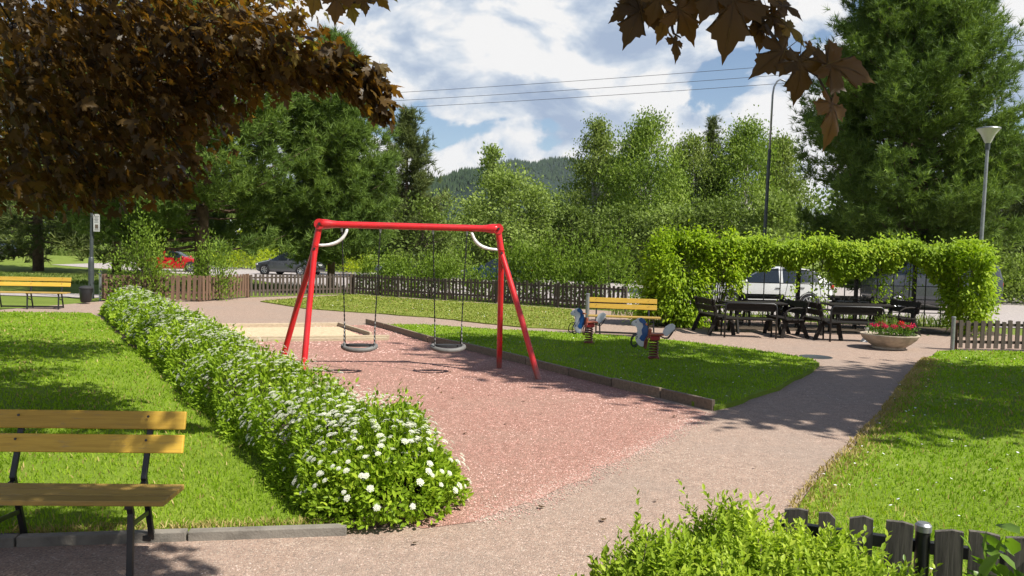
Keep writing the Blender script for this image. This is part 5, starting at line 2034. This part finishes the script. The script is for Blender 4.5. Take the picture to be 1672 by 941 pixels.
q = G(1414, 558)
pr_ = root('white_pipe', (q.x, q.y, 0))
tag(pr_, 'short white pipe on a cone foot beside the flower bowl', 'pipe')
mb = MB()
mb.lathe([(.13, 0), (.11, .02), (.05, .12), (.04, .14)], 14)
mb.build('foot', M['white'], pr_, True)
mb = MB()
mb.lathe([(.038, .13), (.036, .28), (.052, .285), (.052, .32), (.03, .335)], 14)
mb.build('shaft', M['white'], pr_, True)
q = G(1332, 583)
mb = MB()
mb.lathe([(.30, -.02), (.30, .006), (.27, .008), (.265, .004), (.02, .005)], 28)
o = mb.build('manhole_cover', M['lampdark'], None, True)
o.location = (q.x, q.y, 0)
tag(o, 'round flat manhole cover set in the pink paving before the dark benches', 'manhole cover')

# ------------------------------------------------------------------ cars
M['glass'] = solid('car glass', (.012, .016, .02), .08, .2, 2, spec=.8)
M['tyre'] = solid('tyre', (.015, .015, .016), .8, .2, 10)
M['rim'] = solid('alloy rim', (.50, .51, .52), .3, .2, 8, metal=.8)
M['lampred'] = solid('tail lamp', (.35, .008, .008), .2, .2, 8, coat=.5)
M['lampwhite'] = solid('headlamp', (.55, .57, .6), .15, .2, 8, coat=.5)
M['trim'] = solid('black trim', (.014, .014, .015), .5, .2, 8)


def car_paint(name, col):
    return solid(name, col, .26, .12, 1.5, metal=.25, coat=.8)


def make_car(paint, label, length=4.3, height=1.46, width=1.76, style='hatch', cat='car', group='cars parked along the road'):
    r = root('parked_car', (0, 0, 0))
    tag(r, label, cat, group)
    s = length / 4.3
    hw = width / 2
    zs = height / 1.46
    # stations: x (front +), bottom, belt, roof, half width, roof half width, sill tuck
    if style == 'hatch':
        st = [(2.12, .36, .52, .56, .60, .50), (2.05, .26, .62, .66, .74, .62), (1.85, .20, .70, .76, .82, .70), (1.40, .19, .80, .86, .86, .72), (.98, .18, .88, .95, .87, .70), (.90, .18, .89, .98, .875, .68), (.30, .18, .90, 1.33, .88, .61), (.12, .18, .90, 1.39, .88, .60), (-.30, .18, .91, 1.45, .88, .60), (-.42, .18, .91, 1.455, .88, .60), (-.95, .18, .93, 1.44, .88, .59), (-1.35, .19, .95, 1.39, .875, .57), (-1.60, .20, .97, 1.33, .87, .56), (-1.98, .24, .98, 1.05, .83, .62), (-2.08, .30, .92, .96, .78, .62), (-2.14, .42, .72, .74, .70, .58)]
        wins = [(5, 6), (6, 7), (7, 8), (9, 10), (10, 11), (11, 12)]
        ws, rw = [(5, 6)], [(12, 13)]
    else:  # van
        st = [(2.12, .36, .60, .64, .66, .56), (2.05, .26, .78, .84, .80, .68), (1.80, .20, .92, .98, .86, .74), (1.45, .19, 1.00, 1.08, .88, .76), (1.36, .19, 1.01, 1.10, .88, .75), (.95, .18, 1.02, 1.42, .88, .70), (.70, .18, 1.02, 1.455, .88, .69), (.05, .18, 1.02, 1.47, .88, .69), (-.06, .18, 1.02, 1.47, .88, .69), (-.90, .18, 1.02, 1.465, .88, .68), (-1.02, .18, 1.02, 1.465, .88, .68), (-1.85, .20, 1.02, 1.44, .87, .67), (-2.00, .24, 1.01, 1.38, .85, .67), (-2.10, .30, .98, 1.06, .82, .70), (-2.13, .42, .80, .82, .76, .66)]
        wins = [(4, 5), (5, 6), (6, 7), (8, 9), (10, 11)]
        ws, rw = [(4, 5)], [(12, 13)]
    prof = []
    for (x, b, bl, rf, w_, rw_) in st:
        w_, rw_ = w_ * hw / .88, rw_ * hw / .88
        mid = b + (bl - b) * .55
        prof.append([(x * s, 0, b * zs), (x * s, w_ * .86, b * zs), (x * s, w_ * .98, (b + .10) * zs), (x * s, w_, mid * zs), (x * s, w_ * .965, bl * zs), (x * s, rw_ * 1.02, (rf - .035 * (rf > 1)) * zs), (x * s, rw_ * .86, rf * zs), (x * s, 0, (rf + .015) * zs)])
    nv = len(prof[0])
    body, side_l, side_r, front, rear = [], [], [], [], []
    V = []
    for pr_2 in prof:
        V += pr_2 + [(x, -y, z) for x, y, z in pr_2]
    for i in range(len(prof) - 1):
        for j in range(nv - 1):
            a, b_, c, d = i * 2 * nv + j, i * 2 * nv + j + 1, (i + 1) * 2 * nv + j + 1, (i + 1) * 2 * nv + j
            f1 = (a, b_, c, d)
            f2 = (a + nv, d + nv, c + nv, b_ + nv)
            pr2 = (i, i + 1)
            if pr2 in ws and j >= 5:
                front += [f1, f2]
            elif pr2 in rw and j >= 5:
                rear += [f1, f2]
            elif pr2 in wins and j == 4:
                side_l.append(f1)
                side_r.append(f2)
            else:
                body += [f1, f2]
    body.append(tuple(range(nv)) + tuple(range(2 * nv - 2, nv, -1)))
    e = (len(prof) - 1) * 2 * nv
    body.append(tuple(e + k for k in (list(range(nv)) + list(range(2 * nv - 2, nv, -1)))[::-1]))

    def part(nm, fs, mat, par=r):
        me = bpy.data.meshes.new(nm)
        used = sorted({i for f in fs for i in f})
        mp = {v: k for k, v in enumerate(used)}
        me.from_pydata([V[i] for i in used], [], [tuple(mp[i] for i in f) for f in fs])
        me.polygons.foreach_set('use_smooth', [True] * len(me.polygons))
        me.update()
        try:
            me.set_sharp_from_angle(angle=R(32))
        except Exception:
            pass
        return link(nm, me, mat, par)

    part('body', body, paint)
    part('windscreen', front, M['glass'])
    part('rear_window', rear, M['glass'])
    part('side_window', side_l, M['glass'])
    part('side_window', side_r, M['glass'])
    for wx in (1.32 * s, -1.30 * s):
        for sd in (-1, 1):
            Mx = Matrix.Translation((wx, sd * (hw * .985 - .10), .315)) @ Matrix.Rotation(R(-90 * sd), 4, 'X')
            mb = MB()
            mb.lathe([(.20, -.06), (.30, -.06), (.315, -.03), (.315, .10), (.30, .125), (.22, .125), (.20, .10)], 24, Mx)
            wh = mb.build('wheel', M['tyre'], r, True)
            mb = MB()
            mb.lathe([(.03, .10), (.05, .125), (.055, .09)], 12, Mx)
            for k in range(7):
                a = k * 2 * math.pi / 7
                mb.bar(Mx @ Vector((.04 * math.cos(a), .04 * math.sin(a), .105)), Mx @ Vector((.205 * math.cos(a), .205 * math.sin(a), .112)), .045, .02, (0, 1, 0))
            mb.tube([Mx @ Vector((.205 * math.cos(k * .2618), .205 * math.sin(k * .2618), .11)) for k in range(25)], .016, 5)
            mb.build('rim', M['rim'], wh, True)
            mb = MB()
            mb.lathe([(.365, .02), (.365, .108), (.33, .112), (.33, .02)], 24, Mx)
            mb.build('wheel_arch', M['trim'], r, True)
    for sd in (-1, 1):
        mb = MB()
        mb.box((-2.045 * s, sd * hw * .80, .82 * zs), (.12, .22, .15), rz=R(sd * 22))
        mb.build('tail_light', M['lampred'], r, bevel=.02)
        mb = MB()
        mb.box((1.93 * s, sd * hw * .76, .64 * zs), (.24, .24, .11), rz=R(sd * -28))
        mb.build('headlight', M['lampwhite'], r, bevel=.02)
        mb = MB()
        mb.blob((.86 * s, sd * (hw + .09), .96 * zs), (.06, .11, .07), 10, 6)
        mb.build('mirror', paint, r, 'all')
        mb = MB()
        mb.box((-.25 * s, sd * (hw + .004), .74 * zs), (.17, .02, .025))
        mb.box((-1.05 * s, sd * (hw + .002), .77 * zs), (.17, .02, .025))
        mb.build('handle', M['trim'], r)
    mb = MB()
    mb.box((-2.10 * s, 0, .46 * zs), (.10, 1.35 * hw, .16))
    mb.build('rear_bumper', M['trim'], r, bevel=.03)
    mb = MB()
    mb.box((-2.125 * s, 0, .68 * zs), (.05, .50, .11))
    mb.build('number_plate', M['white'], r)
    return r


def park(o, px, py, rz, z=-.04):
    q = G(px, py, z)
    o.location = (q.x, q.y, z)
    o.rotation_euler.z = R(rz)
    return o


c1 = make_car(car_paint('grey car paint', (.085, .092, .105)), 'dark grey hatchback parked across the road, behind the dark picket fence')
park(c1, 474, 449, 180 - 17)
c2 = make_car(car_paint('red car paint', (.50, .02, .022)), 'bright red car behind the tall arching shrub', 4.2)
park(c2, 283, 443, 8)
c3 = make_car(car_paint('pale grey car paint', (.30, .34, .36)), 'pale grey car almost hidden by the shrubs behind the back fence', 4.4)
park(c3, 668, 452, 172)
c4 = make_car(car_paint('dark blue car paint', (.012, .035, .075)), 'dark blue car behind the fence shrubs, between swing and frame legs', 4.2)
park(c4, 812, 462, 176)
c5 = make_car(car_paint('white car paint', (.75, .75, .74)), 'white car parked behind the vine trellis', 4.5, 1.55)
park(c5, 1248, 503, 174)
c6 = make_car(car_paint('black van paint', (.05, .055, .065)), 'dark van parked behind the clear end of the trellis', 4.7, 1.9, 1.86, 'van', 'van')
park(c6, 1515, 505, 172)
c7 = make_car(car_paint('blue black car paint', (.04, .055, .085)), 'dark blue car half cut by the photo edge, on the far grass', 4.2, 1.55)
c7.location = (AT(-12, 419, 61).x, 61, .36)
c7.rotation_euler.z = R(158)
c8 = make_car(car_paint('slate car paint', (.05, .06, .075)), 'slate coloured car beside the dark blue one, mostly outside the photo', 4.3, 1.5)
c8.location = (AT(-30, 419, 57).x, 57, .25)
c8.rotation_euler.z = R(150)

# ------------------------------------------------------------------ power lines
M['wire'] = solid('wire', (.05, .05, .055), .6, .2, 1)
wl = ['topmost of the three thin power lines across the sky', 'middle one of the three thin power lines across the sky', 'lowest of the three thin power lines across the sky']
for k, (ya, yb) in enumerate([(172, 80), (184, 97), (195, 112)]):
    a, b = AT(380, ya, 105), AT(1660, yb, 78)
    d = b - a
    a, b = a - d * .4, b + d * .5
    mb = MB()
    pts = []
    for i in range(33):
        t = i / 32
        p = a.lerp(b, t)
        p.z -= 1.6 * 4 * t * (1 - t) - 1.55
        pts.append(p)
    mb.tube(pts, .026, 6)
    o = mb.build('power_line', M['wire'], None, 'all')
    tag(o, wl[k], 'power line', 'power lines')
